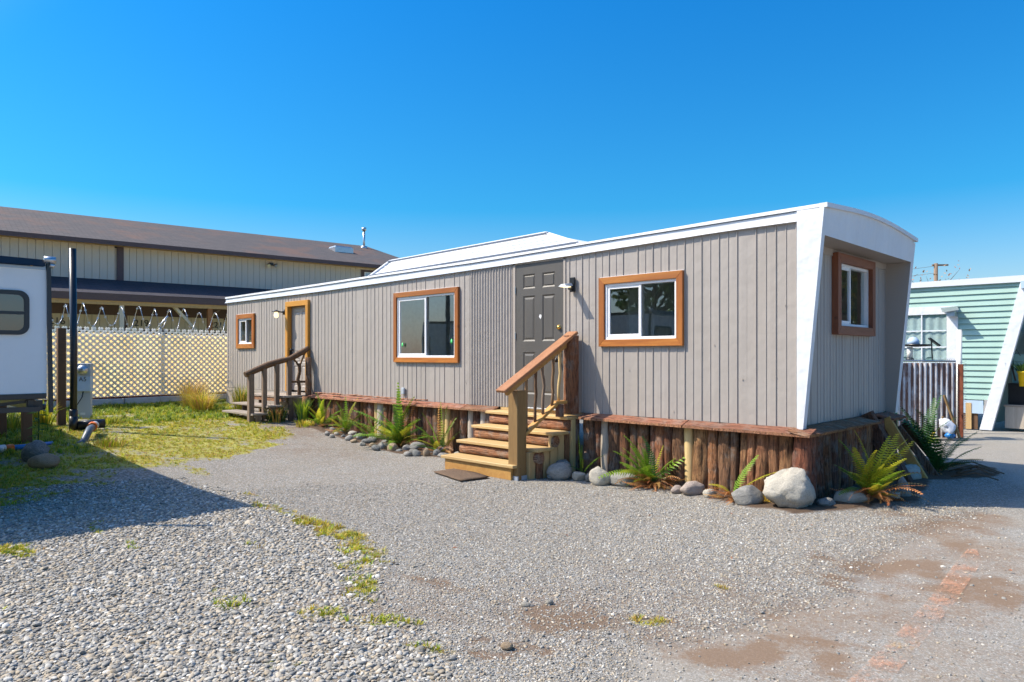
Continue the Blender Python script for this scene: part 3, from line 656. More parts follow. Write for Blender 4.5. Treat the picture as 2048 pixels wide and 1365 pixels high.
# doors
def panel_door(x0, x1, z0, z1, y, mat, cols, rows_, name='door', label=None):
    m_ = MB(); zc = sorted([z0, z1] + [z for r_ in rows_ for z in r_]); xc = sorted([x0, x1] + [x for c in cols for x in c])
    for i in range(len(xc) - 1):
        for j in range(len(zc) - 1):
            a, b, c, d_ = xc[i], xc[i + 1], zc[j], zc[j + 1]
            if (a, b) in cols and (c, d_) in rows_:
                t = .022; k = .05 if d_ - c > .3 else .035
                O = [(a, y, c), (b, y, c), (b, y, d_), (a, y, d_)]; I1 = [(a + t, y + .012, c + t), (b - t, y + .012, c + t), (b - t, y + .012, d_ - t), (a + t, y + .012, d_ - t)]
                I2 = [(a + k, y + .003, c + k), (b - k, y + .003, c + k), (b - k, y + .003, d_ - k), (a + k, y + .003, d_ - k)]
                f = []
                for q in range(4): r_ = (q + 1) % 4; f += [(q, r_, 4 + r_, 4 + q), (4 + q, 4 + r_, 8 + r_, 8 + q)]
                m_.add(O + I1 + I2, f + [(8, 9, 10, 11)])
            else: m_.quad((a, y, c), (b, y, c), (b, y, d_), (a, y, d_))
    m_.box((x0, y + .014, z0), (x1, y + .04, z1))
    o = m_.build(name, mat, home)
    if label: o['label'] = label
    return o
# keep the thin backing box from hiding the recess: push it behind
def door_fix(): pass
d1 = panel_door(-.445, .435, .79, 2.775, -.004, M['door'], [(-.305, -.075), (.055, .285)], [(.97, 1.55), (1.70, 2.33), (2.43, 2.63)], label='charcoal six panel door above the wooden porch steps')
B((-.50, -.012, .79), (-.447, .05, 2.80), 'door_jamb', M['taupe'], home); B((.437, -.012, .79), (.475, .05, 2.80), 'door_jamb', M['taupe'], home)
mb = MB(); mb.hexa([(-.50, -.012, 2.776), (.475, -.012, 2.778), (.475, .03, 2.778), (-.5, .03, 2.776), (-.5, -.012, 2.80), (.475, -.012, 2.815), (.475, .03, 2.815), (-.5, .03, 2.80)]); mb.build('door_jamb', M['taupe'], home)
B((-.50, -.05, .768), (.475, .03, .789), 'door_sill', M['steel'], home)
for z in (2.42, 1.78, 1.05): B((-.452, -.02, z - .05), (-.44, -.002, z + .05), 'hinge', M['steel'], d1)
def lathe_y(prof, c, n=14):
    m_ = MB().lathe(prof, n=n); m_.xf(Matrix.Translation(c) @ Matrix.Rotation(R(90), 4, 'X')); return m_
lathe_y([(.032, 0), (.032, .012), (.022, .016), (.024, .03), (0, .032)], (.36, -.004, 1.88)).build('deadbolt', M['brass'], d1)
kp = B((.315, -.035, 1.52), (.385, -.005, 1.68), 'keypad_lock', M['black'], d1)
for i in range(3):
    for j in range(4):
        B((.325 + i * .018, -.039, 1.585 + j * .021), (.338 + i * .018, -.036, 1.598 + j * .021), 'key_button', M['steel'], kp, 0) if False else None
kb = MB()
for i in range(3):
    for j in range(4): kb.box((.326 + i * .018, -.038, 1.585 + j * .021), (.338 + i * .018, -.0352, 1.599 + j * .021))
kb.build('keypad', M['vinyl'], d1)
lathe_y([(.012, 0), (.012, .03), (.028, .04), (.03, .06), (.018, .072), (0, .074)], (.35, -.004, 1.44)).build('knob', M['black'], d1)
MB().add([(-.0, -.006, 2.03), (.03, -.006, 2.0), (.045, -.006, 2.035), (.04, -.006, 2.06), (.01, -.006, 2.065)], [(0, 1, 2, 3, 4)]).build('paint_chip', M['vinyl'], d1)
d2 = panel_door(-6.90, -6.19, .80, 2.49, .045, M['siding'], [(-6.80, -6.58), (-6.51, -6.29)], [(.88, 1.30), (1.36, 1.46), (1.56, 2.40)], label='taupe panel door with golden trim at the far steps')
for a, b, z0, z1, m_ in ((-7.0, -6.90, .78, 2.50, 'gold_z'), (-6.19, -6.09, .78, 2.50, 'gold_z'), (-7.0, -6.09, 2.50, 2.602, 'gold_x')):
    B((a, -.055, z0), (b, .04, z1), 'trim_board', M[m_], d2)
lathe_y([(.012, 0), (.012, .03), (.028, .04), (.02, .065), (0, .067)], (-6.83, .04, 1.62)).build('knob', M['black'], d2)
B((-6.915, -.01, 1.5), (-6.88, .035, 1.6), 'hinge', M['black'], d2)
# wall lamps
lm = B((.575, -.05, 2.33), (.655, -.018, 2.52), 'wall_lamp', M['black'], home, .006); lm['label'] = 'modern dark lamp with a flat hooded head by the front door'
mb = MB(); mb.tube([(.62, -.05, 2.42), (.62, -.10, 2.42)], .022, 10); mb.tube([(.62, -.05, 2.375), (.62, -.10, 2.38)], .03, 12); mb.build('lamp_arm', M['black'], lm)
mb = MB(); mb.add([(.565, -.09, 2.405), (.67, -.09, 2.405), (.68, -.25, 2.388), (.555, -.25, 2.388), (.585, -.10, 2.44), (.65, -.10, 2.44), (.65, -.23, 2.42), (.585, -.23, 2.42)], [(4, 5, 6, 7), (0, 4, 7, 3), (1, 2, 6, 5), (0, 1, 5, 4), (3, 7, 6, 2)])
mb.build('lamp_shade', M['greybox'], lm, fixn=True)
B((.575, -.24, 2.384), (.66, -.12, 2.392), 'lamp_lens', M['lens'], lm, 0)
lm2 = lathe_y([(.055, 0), (.055, .03), (.03, .04), (0, .04)], (-7.09, -.012, 2.40)).build('wall_lamp', M['black'], home); lm2['label'] = 'dark jar lamp with a lit round bulb by the far door'
mb = MB(); mb.tube([(-7.09, -.04, 2.40), (-7.09, -.16, 2.40)], .014, 8); mb.lathe([(0, .03), (.08, .0), (.085, -.012), (.05, -.015)], c=(-7.09, -.2, 2.41), n=16); mb.build('lamp_shade', M['black'], lm2)
MB().lathe([(.03, 0), (.042, -.03), (.046, -.07), (.038, -.105), (.015, -.12), (0, -.122)], c=(-7.09, -.2, 2.395), n=14).build('bulb', M['bulb'], lm2)
B((-3.07, -.05, .86), (-2.99, -.012, .97), 'outlet_cover', M['greybox'], home, .008)
mb = MB()
for x, z in ((.95, 1.30), (2.62, 1.62), (3.32, 1.28), (2.95, 1.25), (1.48, 1.33), (3.42, 2.02), (.84, 1.44), (2.1, .86), (-.5, 1.9), (-1.5, 1.1), (-4.4, 2.2), (-5.1, 1.2)): mb.box((x - .006, -.0135, z - .006), (x + .006, -.009, z + .006))
mb.build('screw_head', M['taupe'], home)['kind'] = 'stuff'

# ------------------------------------------------------------------ log skirting
sk = empty('log_skirting', 'skirting of upright split cedar logs under the taupe home', 'skirting')
def log_mesh(i, wd, peel):
    m_ = MB(); rg, sg = 16, 11; rr_ = random.Random(i * 31 + 5); ph = rr_.uniform(0, 9)
    for a in range(rg + 1):
        t = a / rg
        for s_ in range(sg + 1):
            an = math.pi * s_ / sg; k = 1 + (.03 if peel else .22) * (noise.noise(Vector((math.cos(an) * 2.5 + ph, t * 2.5, i))) ) + (0 if peel else .20 * noise.noise(Vector((math.cos(an) * 9 + ph, t * 4, i * 3.3))))
            lean = .02 * noise.noise(Vector((t * 1.3 + ph, 3, i)))
            m_.v.append((-math.cos(an) * wd / 2 * k + lean, -math.sin(an) * wd * .42 * k, t))
    for a in range(rg):
        for s_ in range(sg): o = a * (sg + 1) + s_; m_.f.append((o, o + 1, o + sg + 2, o + sg + 1)); m_.mi.append(0); m_.sm.append(True)
    m_.f.append(tuple(rg * (sg + 1) + s_ for s_ in range(sg + 1))); m_.mi.append(0); m_.sm.append(False)
    return m_
LOGW = [.095, .135, .155, .18, .115]
protos = {}
def log(parent, x, y, z0, z1, wi, kind, rz=0, name='log', first={}):
    key = (wi, kind)
    if key not in protos:
        o = log_mesh(wi * 7 + len(protos), LOGW[wi], kind in ('peeled', 'peeled_grey')).build(name, M[kind], parent); protos[key] = o
    else: o = dup(protos[key], parent)
    o.location = (x, y, z0); o.rotation_euler = (rnd.uniform(-.012, .012), rnd.uniform(-.02, .02), rz); o.scale = (1, 1, z1 - z0)
    return o
kinds = ['bark_red'] * 7 + ['bark_dark'] * 5 + ['bark_tan']
def run(xa, xb, special={}, kset=kinds):
    x = xa; i = 0
    while x < xb - .06:
        wi = rnd.randrange(5); wd = LOGW[wi]; k = rnd.choice(kset)
        for sx, sk_ in special.items():
            if abs(x + wd / 2 - sx) < .07: k = sk_
        zg_ = gz(x) - .05
        log(sk, x + wd / 2, -.02 + rnd.uniform(-.012, .012), zg_, .715, wi, k); x += wd * .97; i += 1
run(-5.95, -1.45, {-4.0: 'peeled', -3.72: 'peeled', -3.6: 'peeled_grey', -2.2: 'bark_tan', -1.95: 'peeled', -1.75: 'bark_tan'})
run(-1.42, -.78, {}, ['bark_dark', 'peeled_grey'])
run(.80, 3.58, {.98: 'bark_dark', 1.12: 'peeled_grey', 2.37: 'peeled', 3.0: 'bark_tan', 3.16: 'bark_tan', 3.3: 'bark_tan', 3.45: 'bark_tan'})
y = .02
while y < YD - .1:
    wi = rnd.randrange(5); wd = LOGW[wi]; k = rnd.choice(['bark_red', 'bark_dark', 'bark_red', 'bark_tan', 'bark_red'])
    log(sk, 3.60, y + wd / 2, -.05, .715, wi, k, R(90)); y += wd * .97
def ledge(a, b, y0, y1, name='ledge_board', z=.738, axis_='x', mat='ledge_top'):
    m_ = MB(); n = max(2, int(abs(b - a) / .12)); th = .024
    for i in range(n + 1):
        u = a + (b - a) * i / n; j = rnd.uniform(-.006, .006); k = rnd.uniform(0, .01)
        for (d, z_) in ((y0 + j, z - .045), (y1, z), (y1, z + th + k), (y0 + .012 + j, z - .045 + th + k * .6)):
            m_.v.append((u, d, z_) if axis_ == 'x' else (d, u, z_))
    for i in range(n):
        for q in range(4):
            r_ = (q + 1) % 4; o = i * 4; m_.f.append((o + q, o + r_, o + 4 + r_, o + 4 + q)); m_.mi.append(1 if q in (3, 0) and q == 3 else 0); m_.sm.append(False)
    m_.f += [(0, 1, 2, 3), tuple(n * 4 + k for k in (3, 2, 1, 0))]; m_.mi += [0, 0]; m_.sm += [False, False]
    o = m_.build(name, [M[mat], M['bark_tan']], sk, fixn=True); return o
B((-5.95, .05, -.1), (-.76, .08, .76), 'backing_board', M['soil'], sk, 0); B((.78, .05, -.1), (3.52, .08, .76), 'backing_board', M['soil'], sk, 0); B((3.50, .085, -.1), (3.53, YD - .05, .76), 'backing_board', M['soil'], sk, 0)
B((X0, -.02, .15), (-5.96, .02, .76), 'skirt_panel', M['taupe'], sk, 0)
for a, b in ((-5.95, -3.9), (-3.89, -1.45), (.80, 2.3), (2.31, 3.735)): ledge(a, b, -.165, -.004)
ledge(-1.44, -.78, -.165, -.004)
ledge(-.17, 1.9, 3.735, 3.52, axis_='y'); ledge(2.4, 2.9, 3.735, 3.52, axis_='y')
mb = MB(); mb.tube([(x, -.12 + rnd.uniform(-.02, .02), .79 + rnd.uniform(0, .01)) for x in np.arange(-5.8, -2.2, .09)], [rnd.uniform(.006, .02) for _ in np.arange(-5.8, -2.2, .09)], 6)
mb.build('bark_litter', M['ledge_top'], sk)

# ------------------------------------------------------------------ front porch steps
st = empty('porch_steps', 'new wooden porch steps with a log post railing at the charcoal door', 'steps')
TZ = [.185, .365, .545, .725]; TY = [-1.13, -.85, -.57, -.29]; XL, XR = -.74, .745
for i in range(4):
    xr = XR if i else .60
    z, yf = TZ[i], TY[i]; yb = yf + (.31 if i < 3 else .285)
    mb = MB(); mb.box((XL - .01 * i, yf, z - .038), (xr, yb, z)); mb.build('tread', M['pine_x'], st, .005)
    if i:
        m_ = MB(); pts = [(x, yf + .085 + .006 * math.sin(x * 5 + i), z - .115) for x in np.linspace(XL + .04, XR - .02, 12)]
        m_.tube(pts, [.072 + .008 * noise.noise(Vector((p[0] * 3, i * 4, 1))) for p in pts], 12); m_.build('riser_log', M['bark_x'], st)
mb = MB(); mb.box((XL + .05, -1.10, .0), (.54, -1.065, .147)); mb.build('riser_board', M['treated_y'], st, .004)
for (x, y0, zt_, wd, k) in ((.575, -1.05, .147, .06, 'treated_z'), (.66, -.80, .327, .10, 'bark_tan'), (.66, -.69, .327, .11, 'pine_z'), (.66, -.565, .507, .13, 'pine_z'), (.66, -.43, .507, .13, 'pine_z'), (.66, -.295, .507, .12, 'bark_tan'), (.70, -.20, .687, .08, 'peeled'), (.70, -.12, .687, .08, 'bark_dark')):
    B((x, y0, -.02), (x + .045, y0 + wd - .006, zt_), 'side_plank', M[k], st, .005)
B((.60, -.90, -.02), (.66, -.80, .327), 'side_plank', M['pine_z'], st, .005)
B((.58, -.80, -.02), (.655, -.30, .30), 'inner_board', M['pine_z'], st, .004)
B((XL + .02, -1.05, -.02), (XL + .06, -.05, .14), 'side_plank', M['treated_z'], st); 
B((XL + .03, -.8, -.02), (XL + .07, -.05, .32), 'side_plank', M['bark_tan'], st); B((XL + .04, -.5, -.02), (XL + .08, -.05, .5), 'side_plank', M['bark_tan'], st); B((XL + .05, -.25, -.02), (XL + .09, -.05, .68), 'side_plank', M['bark_tan'], st)
B((.45, -1.06, .0), (.61, -.90, 1.08), 'newel_post', M['treated_z'], st, .006)
B((.442, -1.068, .0), (.618, -.892, .05), 'post_bracket', M['bracket'], st, 0)
ra, rb_ = Vector((.535, -1.27, 1.075)), Vector((.675, -.09, 1.80))
def railp(y, dz=0): t = (y - ra.y) / (rb_.y - ra.y); p = ra.lerp(rb_, t); return (p.x, p.y, p.z + dz)
mb = MB(); mb.bar(ra, rb_, .18, .04); mb.build('handrail', M['pine_y'], st, .006)
mb = MB(); mb.bar(Vector(railp(-1.2, -.06)), Vector(railp(-.15, -.06)), .045, .085); mb.build('handrail_brace', M['treated_y'], st, .004)
mb = MB(); mb.bar((.56, -.93, .52), (.60, -.34, .90), .09, .04); mb.build('lower_rail', M['treated_y'], st, .004)
mb = MB(); mb.bar((.60, -.36, .905), (.69, -.10, .915), .09, .04); mb.build('lower_rail', M['treated_y'], st, .004)
B((.60, -.36, .725), (.68, -.28, .88), 'rail_block', M['bark_dark'], st, .004)
def branch(a, b, r_, name, parent, mat, wob=.02, seed=0, n=8):
    a = Vector(a); b = Vector(b); pts = []
    for i in range(n + 1):
        t = i / n; p = a.lerp(b, t); p += Vector((noise.noise(Vector((t * 3, seed, 0))), noise.noise(Vector((t * 3, seed, 7))), 0)) * wob * math.sin(math.pi * t) * 2; pts.append(p)
    rs = [r_ * (1 + .15 * noise.noise(Vector((i * .9, seed, 3)))) for i in range(n + 1)]
    m_ = MB(); m_.tube(pts, rs, 8); return m_.build(name, M[mat], parent)
lowz = lambda y: .54 + (y + .93) / .59 * .38 if y < -.34 else .92
for i, (y, mt, lean) in enumerate(((-.86, 'branch', .0), (-.71, 'brown_z', .0), (-.575, 'grey_z', -.01), (-.42, 'branch', .02), (-.30, 'peeled', .0))):
    p = railp(y + lean, -.04); x = .56 + (y + .93) * .07
    branch((x, y, lowz(y)), (p[0] - .02, p[1], p[2]), .019, 'baluster', st, mt, .018, i * 5 + 1)
lp = MB(); pts = [(.675, -.135, .76 + (1.76 - .76) * i / 14) for i in range(15)]
lp.tube(pts, [.098 * (1 + .05 * noise.noise(Vector((i * .7, 5, 1)))) for i in range(15)], 16); lp.build('log_post', M['bark_red'], st)
B((XL, -.012, .728), (.5, -.004, .765), 'threshold_board', M['pine_x'], st, 0)

# doormat
mb = MB(); mq = [(-.53, -1.42), (.22, -1.62), (.26, -1.20), (-.50, -1.0)]
n = 8
for i in range(n + 1):
    for j in range(5):
        a = Vector(mq[0]).lerp(Vector(mq[1]), i / n); b = Vector(mq[3]).lerp(Vector(mq[2]), i / n); p = a.lerp(b, j / 4)
        mb.v.append((p.x, p.y, .028 + .006 * noise.noise(Vector((p.x * 4, p.y * 4, 0)))))
for i in range(n):
    for j in range(4): a = i * 5 + j; mb.f.append((a, a + 5, a + 6, a + 1)); mb.mi.append(0); mb.sm.append(True)
dm_ = mb.build('doormat', M['mat']); so = dm_.modifiers.new('thick', 'SOLIDIFY'); so.thickness = .012; so.offset = -1
tag(dm_, 'thin dark brown doormat lying askew on gravel before the porch steps', 'doormat')

# ------------------------------------------------------------------ far back steps
bs = empty('back_steps', 'weathered wooden steps with rough branch railing at the far taupe door', 'steps')
g0 = .27
B((-7.45, -.62, .70), (-5.98, -.06, .735), 'landing_board', M['grey_x'], bs); B((-7.45, -.60, .62), (-5.98, -.57, .69), 'riser_board', M['bark_x'], bs)
B((-7.50, -.93, .53), (-5.98, -.64, .565), 'tread', M['grey_x'], bs); B((-7.32, -1.22, .395), (-6.0, -.92, .43), 'tread', M['grey_x'], bs)
B((-7.3, -.62, .45), (-6.0, -.60, .53), 'riser_board', M['bark_x'], bs)
for x in (-7.25, -6.05):
    B((x, -1.15, .2), (x + .04, -1.05, .395), 'leg', M['grey_z'], bs); B((x, -.85, .2), (x + .04, -.75, .53), 'leg', M['grey_z'], bs); B((x, -.5, .2), (x + .05, -.4, .70), 'leg', M['grey_z'], bs)
B((-6.19, -1.24, .2), (-6.09, -1.14, 1.16), 'newel_post', M['grey_z'], bs, .008)
for y, zb_ in ((-.93, .3), (-.68, .50), (-.43, .6)):
    zt_ = float(np.interp(y, [-1.25, -.6, -.4, .0], [1.16, 1.37, 1.42, 1.58])); B((-6.17, y - .04, zb_), (-6.09, y + .04, zt_), 'baluster', M['grey_z'], bs, .008)
mb = MB(); mb.tube([(-6.14, -1.30, 1.15), (-6.14, -1.1, 1.23), (-6.14, -.85, 1.33), (-6.14, -.6, 1.40), (-6.13, -.42, 1.44), (-6.12, -.3, 1.50), (-6.10, -.12, 1.60), (-6.08, .0 - .04, 1.66)], [.055, .06, .062, .055, .05, .06, .055, .045], 9); mb.build('handrail', M['brown_z'], bs)
branch((-6.12, -.22, .72), (-6.12, -.22, 1.35), .035, 'forked_branch', bs, 'brown_z', .02, 41)
branch((-6.12, -.22, 1.3), (-6.12, -.08, 1.58), .02, 'forked_branch', bs, 'branch', .01, 43); branch((-6.12, -.22, 1.3), (-6.12, -.36, 1.46), .02, 'forked_branch', bs, 'brown_z', .01, 44)
branch((-6.13, -.42, 1.0), (-6.1, -.02, .99), .022, 'lower_rail', bs, 'brown_z', .01, 45)
mb = MB(); mb.tube([(-5.98, -.10, .3 + i * .13) for i in range(10)], [.07, .068, .072, .066, .06, .064, .06, .055, .06, .055], 10); mb.build('log_post', M['bark_dark'], bs)
mb = MB(); mb.tube([(-5.86, -.2, .25), (-5.86, -.2, .72)], .09, 12); mb.build('log_post', M['bark_tan'], bs)

# ------------------------------------------------------------------ stones round the beds
def rock_mesh(seed, ang=.25, sub=3, boxy=0):
    bm = bmesh.new(); bmesh.ops.create_icosphere(bm, subdivisions=sub, radius=.5)
    rr_ = random.Random(seed); off = Vector((rr_.uniform(0, 50), rr_.uniform(0, 50), rr_.uniform(0, 50)))
    planes = [(Vector((rr_.uniform(-1, 1), rr_.uniform(-1, 1), rr_.uniform(-.4, 1))).normalized(), rr_.uniform(.30, .44)) for _ in range(9 if boxy else 4)]
    for v in bm.verts:
        p = v.co.copy(); d = 1 + ang * noise.noise(p * 2.2 + off) + ang * .4 * noise.noise(p * 6 + off) + ang * .2 * noise.noise(p * 13 + off); p = p * d
        for n_, h in planes:
            e = p.dot(n_) - h
            if e > 0: p -= n_ * e * (.9 if boxy else .6)
        v.co = p
    xs = [v.co for v in bm.verts]
    for k in range(3):
        lo = min(c[k] for c in xs); hi = max(c[k] for c in xs)
        for v in bm.verts: v.co[k] = (v.co[k] - (lo + hi) / 2) / (hi - lo)
    me = bpy.data.meshes.new('stone'); bm.to_mesh(me); bm.free()
    me.polygons.foreach_set('use_smooth', [True] * len(me.polygons)); return me
def rock(x, y, w_, h, label, mi=0, seed=1, name='stone', depth=None, boxy=0, ang=.25, rot=None, tilt=0, cat='stone', group=None, sub=3, back=True):
    me = rock_mesh(seed, ang, sub, boxy); me.name = name; me.materials.append(M['rock'][mi])
    o = bpy.data.objects.new(name, me); COL.objects.link(o)
    d = depth or w_ * .8
    # the given point is the front foot of the stone; push the middle back by half its depth
    if back: x -= .701 * d * .38; y += .713 * d * .38
    o.location = (x, y, gz(x) + h * .42); o.scale = (w_ * 1.02, d, h * 1.2); o.rotation_euler = (0, tilt, R(44.5) + (rot or 0))
    return tag(o, label, cat, group)
rock(3.69, -.36, .56, .40, 'largest pale boulder at the near corner of the taupe home', 1, 101, 'boulder', .42, 0, .35, 0, .18, 'boulder', None, 4)
rock(3.28, -.48, .34, .20, 'mottled squarish stone left of the largest pale boulder', 0, 12, depth=.26, boxy=1)
rock(2.80, -.40, .15, .10, 'small pale upright stone between the fern litter and the squarish stone', 1, 13)
rock(2.61, -.42, .27, .15, 'pinkish grey wedge stone beside the brown fern litter', 3, 14, boxy=1)
rock(2.42, -.42, .15, .09, 'small pinkish stone half in the brown fern litter', 3, 15)
rock(1.76, -.46, .35, .14, 'low pale slab stone just left of the big fern', 0, 16, boxy=1)
rock(1.52, -.60, .27, .21, 'blocky cracked pale stone right of the two little stones', 1, 17, boxy=1)
rock(1.28, -.50, .13, .10, 'little round grey stone against the blocky stone', 0, 18)
rock(1.14, -.54, .17, .10, 'little flat topped pale stone beside the big rounded one', 1, 19, boxy=1)
rock(.93, -.66, .31, .20, 'big smooth grey rounded stone right of the porch steps', 0, 20, ang=.12, depth=.24)
rock(.80, -.44, .22, .20, 'bluish grey stone tucked behind the big rounded one', 2, 21)
rock(.52 + .33, -.74 + .03, .12, .08, 'dark flat stone in the shade at the foot of the porch newel post', 2, 22)
rock(3.98, .33, .36, .13, 'long low pale stone to the right of the boulder', 1, 23, depth=.2)
rock(4.03, .92, .18, .12, 'round banded pale stone in the corner bed', 1, 24)
rock(4.20, .80, .22, .09, 'flat bright topped slab at the corner bed rim', 1, 25, boxy=1)
rock(4.26, 1.02, .17, .23, 'upright grey stone standing at the corner bed rim', 0, 26, depth=.13, boxy=1)
rock(4.02, 2.25, .25, .20, 'pale oblong stone at the foot of the leaning planks', 1, 27, tilt=.5)
rock(3.76, 1.0, .13, .06, 'small flat bluish stone lying in soil under the yellow fern', 2, 28)
rock(3.86, .0, .19, .09, 'low grey stone in the shadow touching the boulder', 0, 29)
LL = [(-4.26, -.72, .103, .086), (-4.06, -.75, .093, .068), (-4.51, -.46, .141, .079), (-4.63, -.40, .117, .072), (-4.36, -.34, .124, .097), (-4.23, -.56, .086, .060), (-3.97, -.59, .085, .068), (-3.64, -.69, .149, .099), (-3.42, -.74, .114, .065), (-3.58, -.49, .184, .117), (-4.08, -.34, .157, .087), (-3.17, -.64, .210, .089), (-3.09, -.79, .111, .064), (-3.22, -.53, .163, .106), (-3.51, -.32, .093, .076), (-2.59, -.89, .138, .092), (-2.65, -.74, .124, .109), (-2.37, -.73, .168, .130), (-3.10, -.35, .132, .06), (-2.89, -.49, .080, .048), (-2.28, -.68, .122, .053), (-2.32, -.50, .139, .093), (-1.91, -.79, .133, .074), (-2.37, -.36, .110, .086), (-1.82, -.69, .133, .096), (-2.19, -.40, .264, .140), (-1.68, -.62, .103, .118), (-1.85, -.40, .091, .061), (-2.11, -.30, .110, .063), (-1.61, -.48, .133, .103), (-1.42, -.50, .205, .073), (-1.70, -.28, .198, .137), (-2.75, -.55, .15, .08), (-3.35, -.45, .12, .07), (-2.05, -.58, .14, .07), (-2.95, -.70, .12, .06), (-3.8, -.45, .12, .08), (-1.3, -.36, .12, .09)]
adj = {0: 'grey', 1: 'pale', 2: 'dark', 3: 'pinkish', 4: 'brown'}
order = sorted(range(len(LL)), key=lambda i: -LL[i][0])
ordn = {i: k + 1 for k, i in enumerate(order)}
def nth(n): return '%d%s' % (n, 'th' if 10 <= n % 100 <= 20 else {1: 'st', 2: 'nd', 3: 'rd'}.get(n % 10, 'th'))
for i, (x, y, w_, h) in enumerate(LL):
    mi = (0, 1, 2, 0, 0, 1, 2, 0, 4)[i % 9]; bx = i % 3 == 0; sz = 'little' if w_ < .115 else ('mid sized' if w_ < .16 else 'larger')
    shp = 'chunky' if bx else ('flat' if h < .6 * w_ else 'rounded')
    rock(x, min(y, -.3), w_, h, '%s %s %s river stone, %s going left from the porch steps' % (sz, shp, adj[mi], nth(ordn[i])), mi, 200 + i, 'river_stone', boxy=bx, ang=.18, rot=rnd.uniform(-.4, .4), group='river stones edging the bed left of the porch steps')
rock(-4.35, -5.02, .37, .26, 'peaked grey stone at the edge of the grass under the white camper', 2, 61, depth=.3, ang=.3)
rock(-3.84, -5.02, .37, .175, 'smooth tan oval stone in front of the peaked grey one', 4, 62, depth=.26, ang=.05)
rock(3.98, -4.62, .065, .035, 'small smooth tan stone lying alone by the brown dirt in the foreground gravel', 4, 63, sub=2)
rock(3.62, -4.10, .06, .025, 'small flat white stone lying on the packed gravel', 1, 64, sub=2)
rock(3.70, -3.98, .045, .03, 'pale angular chip right of the flat white stone', 1, 65, sub=2)

# ------------------------------------------------------------------ ferns
def frond_mesh(name, L_=1.0, droop=.35, curl=.15, wd=.16, pairs=26, seed=0, mat='fern'):
    m_ = MB(); rr_ = random.Random(seed); pts = []
    for i in range(pairs + 1):
        t = i / pairs; pts.append(Vector((curl * math.sin(t * 2.2 + seed) * t * .4, t * (1 - .25 * droop * t), t * .25 - droop * t * t * .8)) * L_)
    m_.tube([pts[i] for i in range(0, pairs + 1, 3)], [.006 * (1 - .8 * i / pairs) for i in range(0, pairs + 1, 3)], 4, 0, False)
    for i in range(3, pairs):
        t = i / pairs; ln = wd * math.sin(min(1, t * 2.6) * math.pi / 2) * (1 - max(0, t - .35) / .68) ** .8 + .012
        d = (pts[i + 1] - pts[i]).normalized(); sd_ = d.cross(Vector((0, 0, 1))).normalized()
        for s_ in (-1, 1):
            l = ln * rr_.uniform(.8, 1.1); wv = (L_ / pairs) * .29
            tip = pts[i] + (sd_ * s_ * .95 + d * .35) * l + Vector((0, 0, -.25 * l * rr_.uniform(0, 1.3)))
            md = pts[i] + (sd_ * s_ + d * .22) * l * .5 + Vector((0, 0, .05 * l))
            o = len(m_.v); m_.v += [tuple(pts[i] - d * wv), tuple(pts[i] + d * wv), tuple(md + d * wv * .9), tuple(md - d * wv * .9), tuple(tip)]
            m_.f += [(o, o + 1, o + 2, o + 3), (o + 3, o + 2, o + 4)]; m_.mi += [0, 0]; m_.sm += [False, False]
    return m_
FR = {}
def frond(parent, base, az, pitch, L_, mat, kind=0, roll=0, wide=1, name='frond'):
    key = (kind, mat)
    if key not in FR:
        m_ = frond_mesh('frond', 1, (.35, .7, .12, .5)[kind], (.15, .3, .05, .6)[kind], (.15, .14, .12, .09)[kind], (24, 22, 20, 18)[kind], kind + 1)
        o = m_.build(name, M[mat], parent); FR[key] = o
    else: o = dup(FR[key], parent)
    L_ *= rnd.uniform(1.0, 1.34); o.location = base; o.scale = (L_ * wide, L_, L_)
    o.rotation_mode = 'XYZ'; o.rotation_euler = (Matrix.Rotation(az, 4, 'Z') @ Matrix.Rotation(pitch, 4, 'X') @ Matrix.Rotation(roll, 4, 'Y')).to_euler()
    return o
# az: 0 points to +Y; screen left is about az = 135 deg, screen right about -45 deg, towards the camera about 225 deg
def fern(name_label, x, y, L_, group=None, dead=0, name='fern', extra=0, z=None, fill=0, pal=('fern', 'fern', 'fern_yellow', 'fern_dark'), rmax=.5):
    f = empty(name, name_label, 'fern', group=group); zb = (gz(x) if z is None else z) + .02
    for az, pi_, ln, mat, kind in L_:
        frond(f, (x + rnd.uniform(-.02, .02), y + rnd.uniform(-.02, .02), zb), R(az), R(pi_), ln, mat, kind, rnd.uniform(-.3, .3))
    for i in range(fill): frond(f, (x + rnd.uniform(-.08, .08), y + rnd.uniform(-.06, .03), zb), R(rnd.uniform(85, 320)), R(rnd.uniform(15, 80)), rnd.uniform(.45, 1) * rmax, rnd.choice(pal), rnd.choice((0, 0, 1)), rnd.uniform(-.5, .5))
    for i in range(dead): frond(f, (x + rnd.uniform(-.06, .06), y + rnd.uniform(-.06, .02), zb), R(rnd.uniform(110, 340)), R(rnd.uniform(-5, 28)), rnd.uniform(.2, .38), 'fern_dead', 3, rnd.uniform(-1, 1))
    return f
fern('little fern of four thin fronds just right of the porch steps', .98, -.30, [(140, 78, .42, 'fern', 2), (-20, 80, .36, 'fern', 2), (-55, 45, .42, 'fern', 0), (-80, -5, .28, 'fern', 0)], fill=3, rmax=.3)
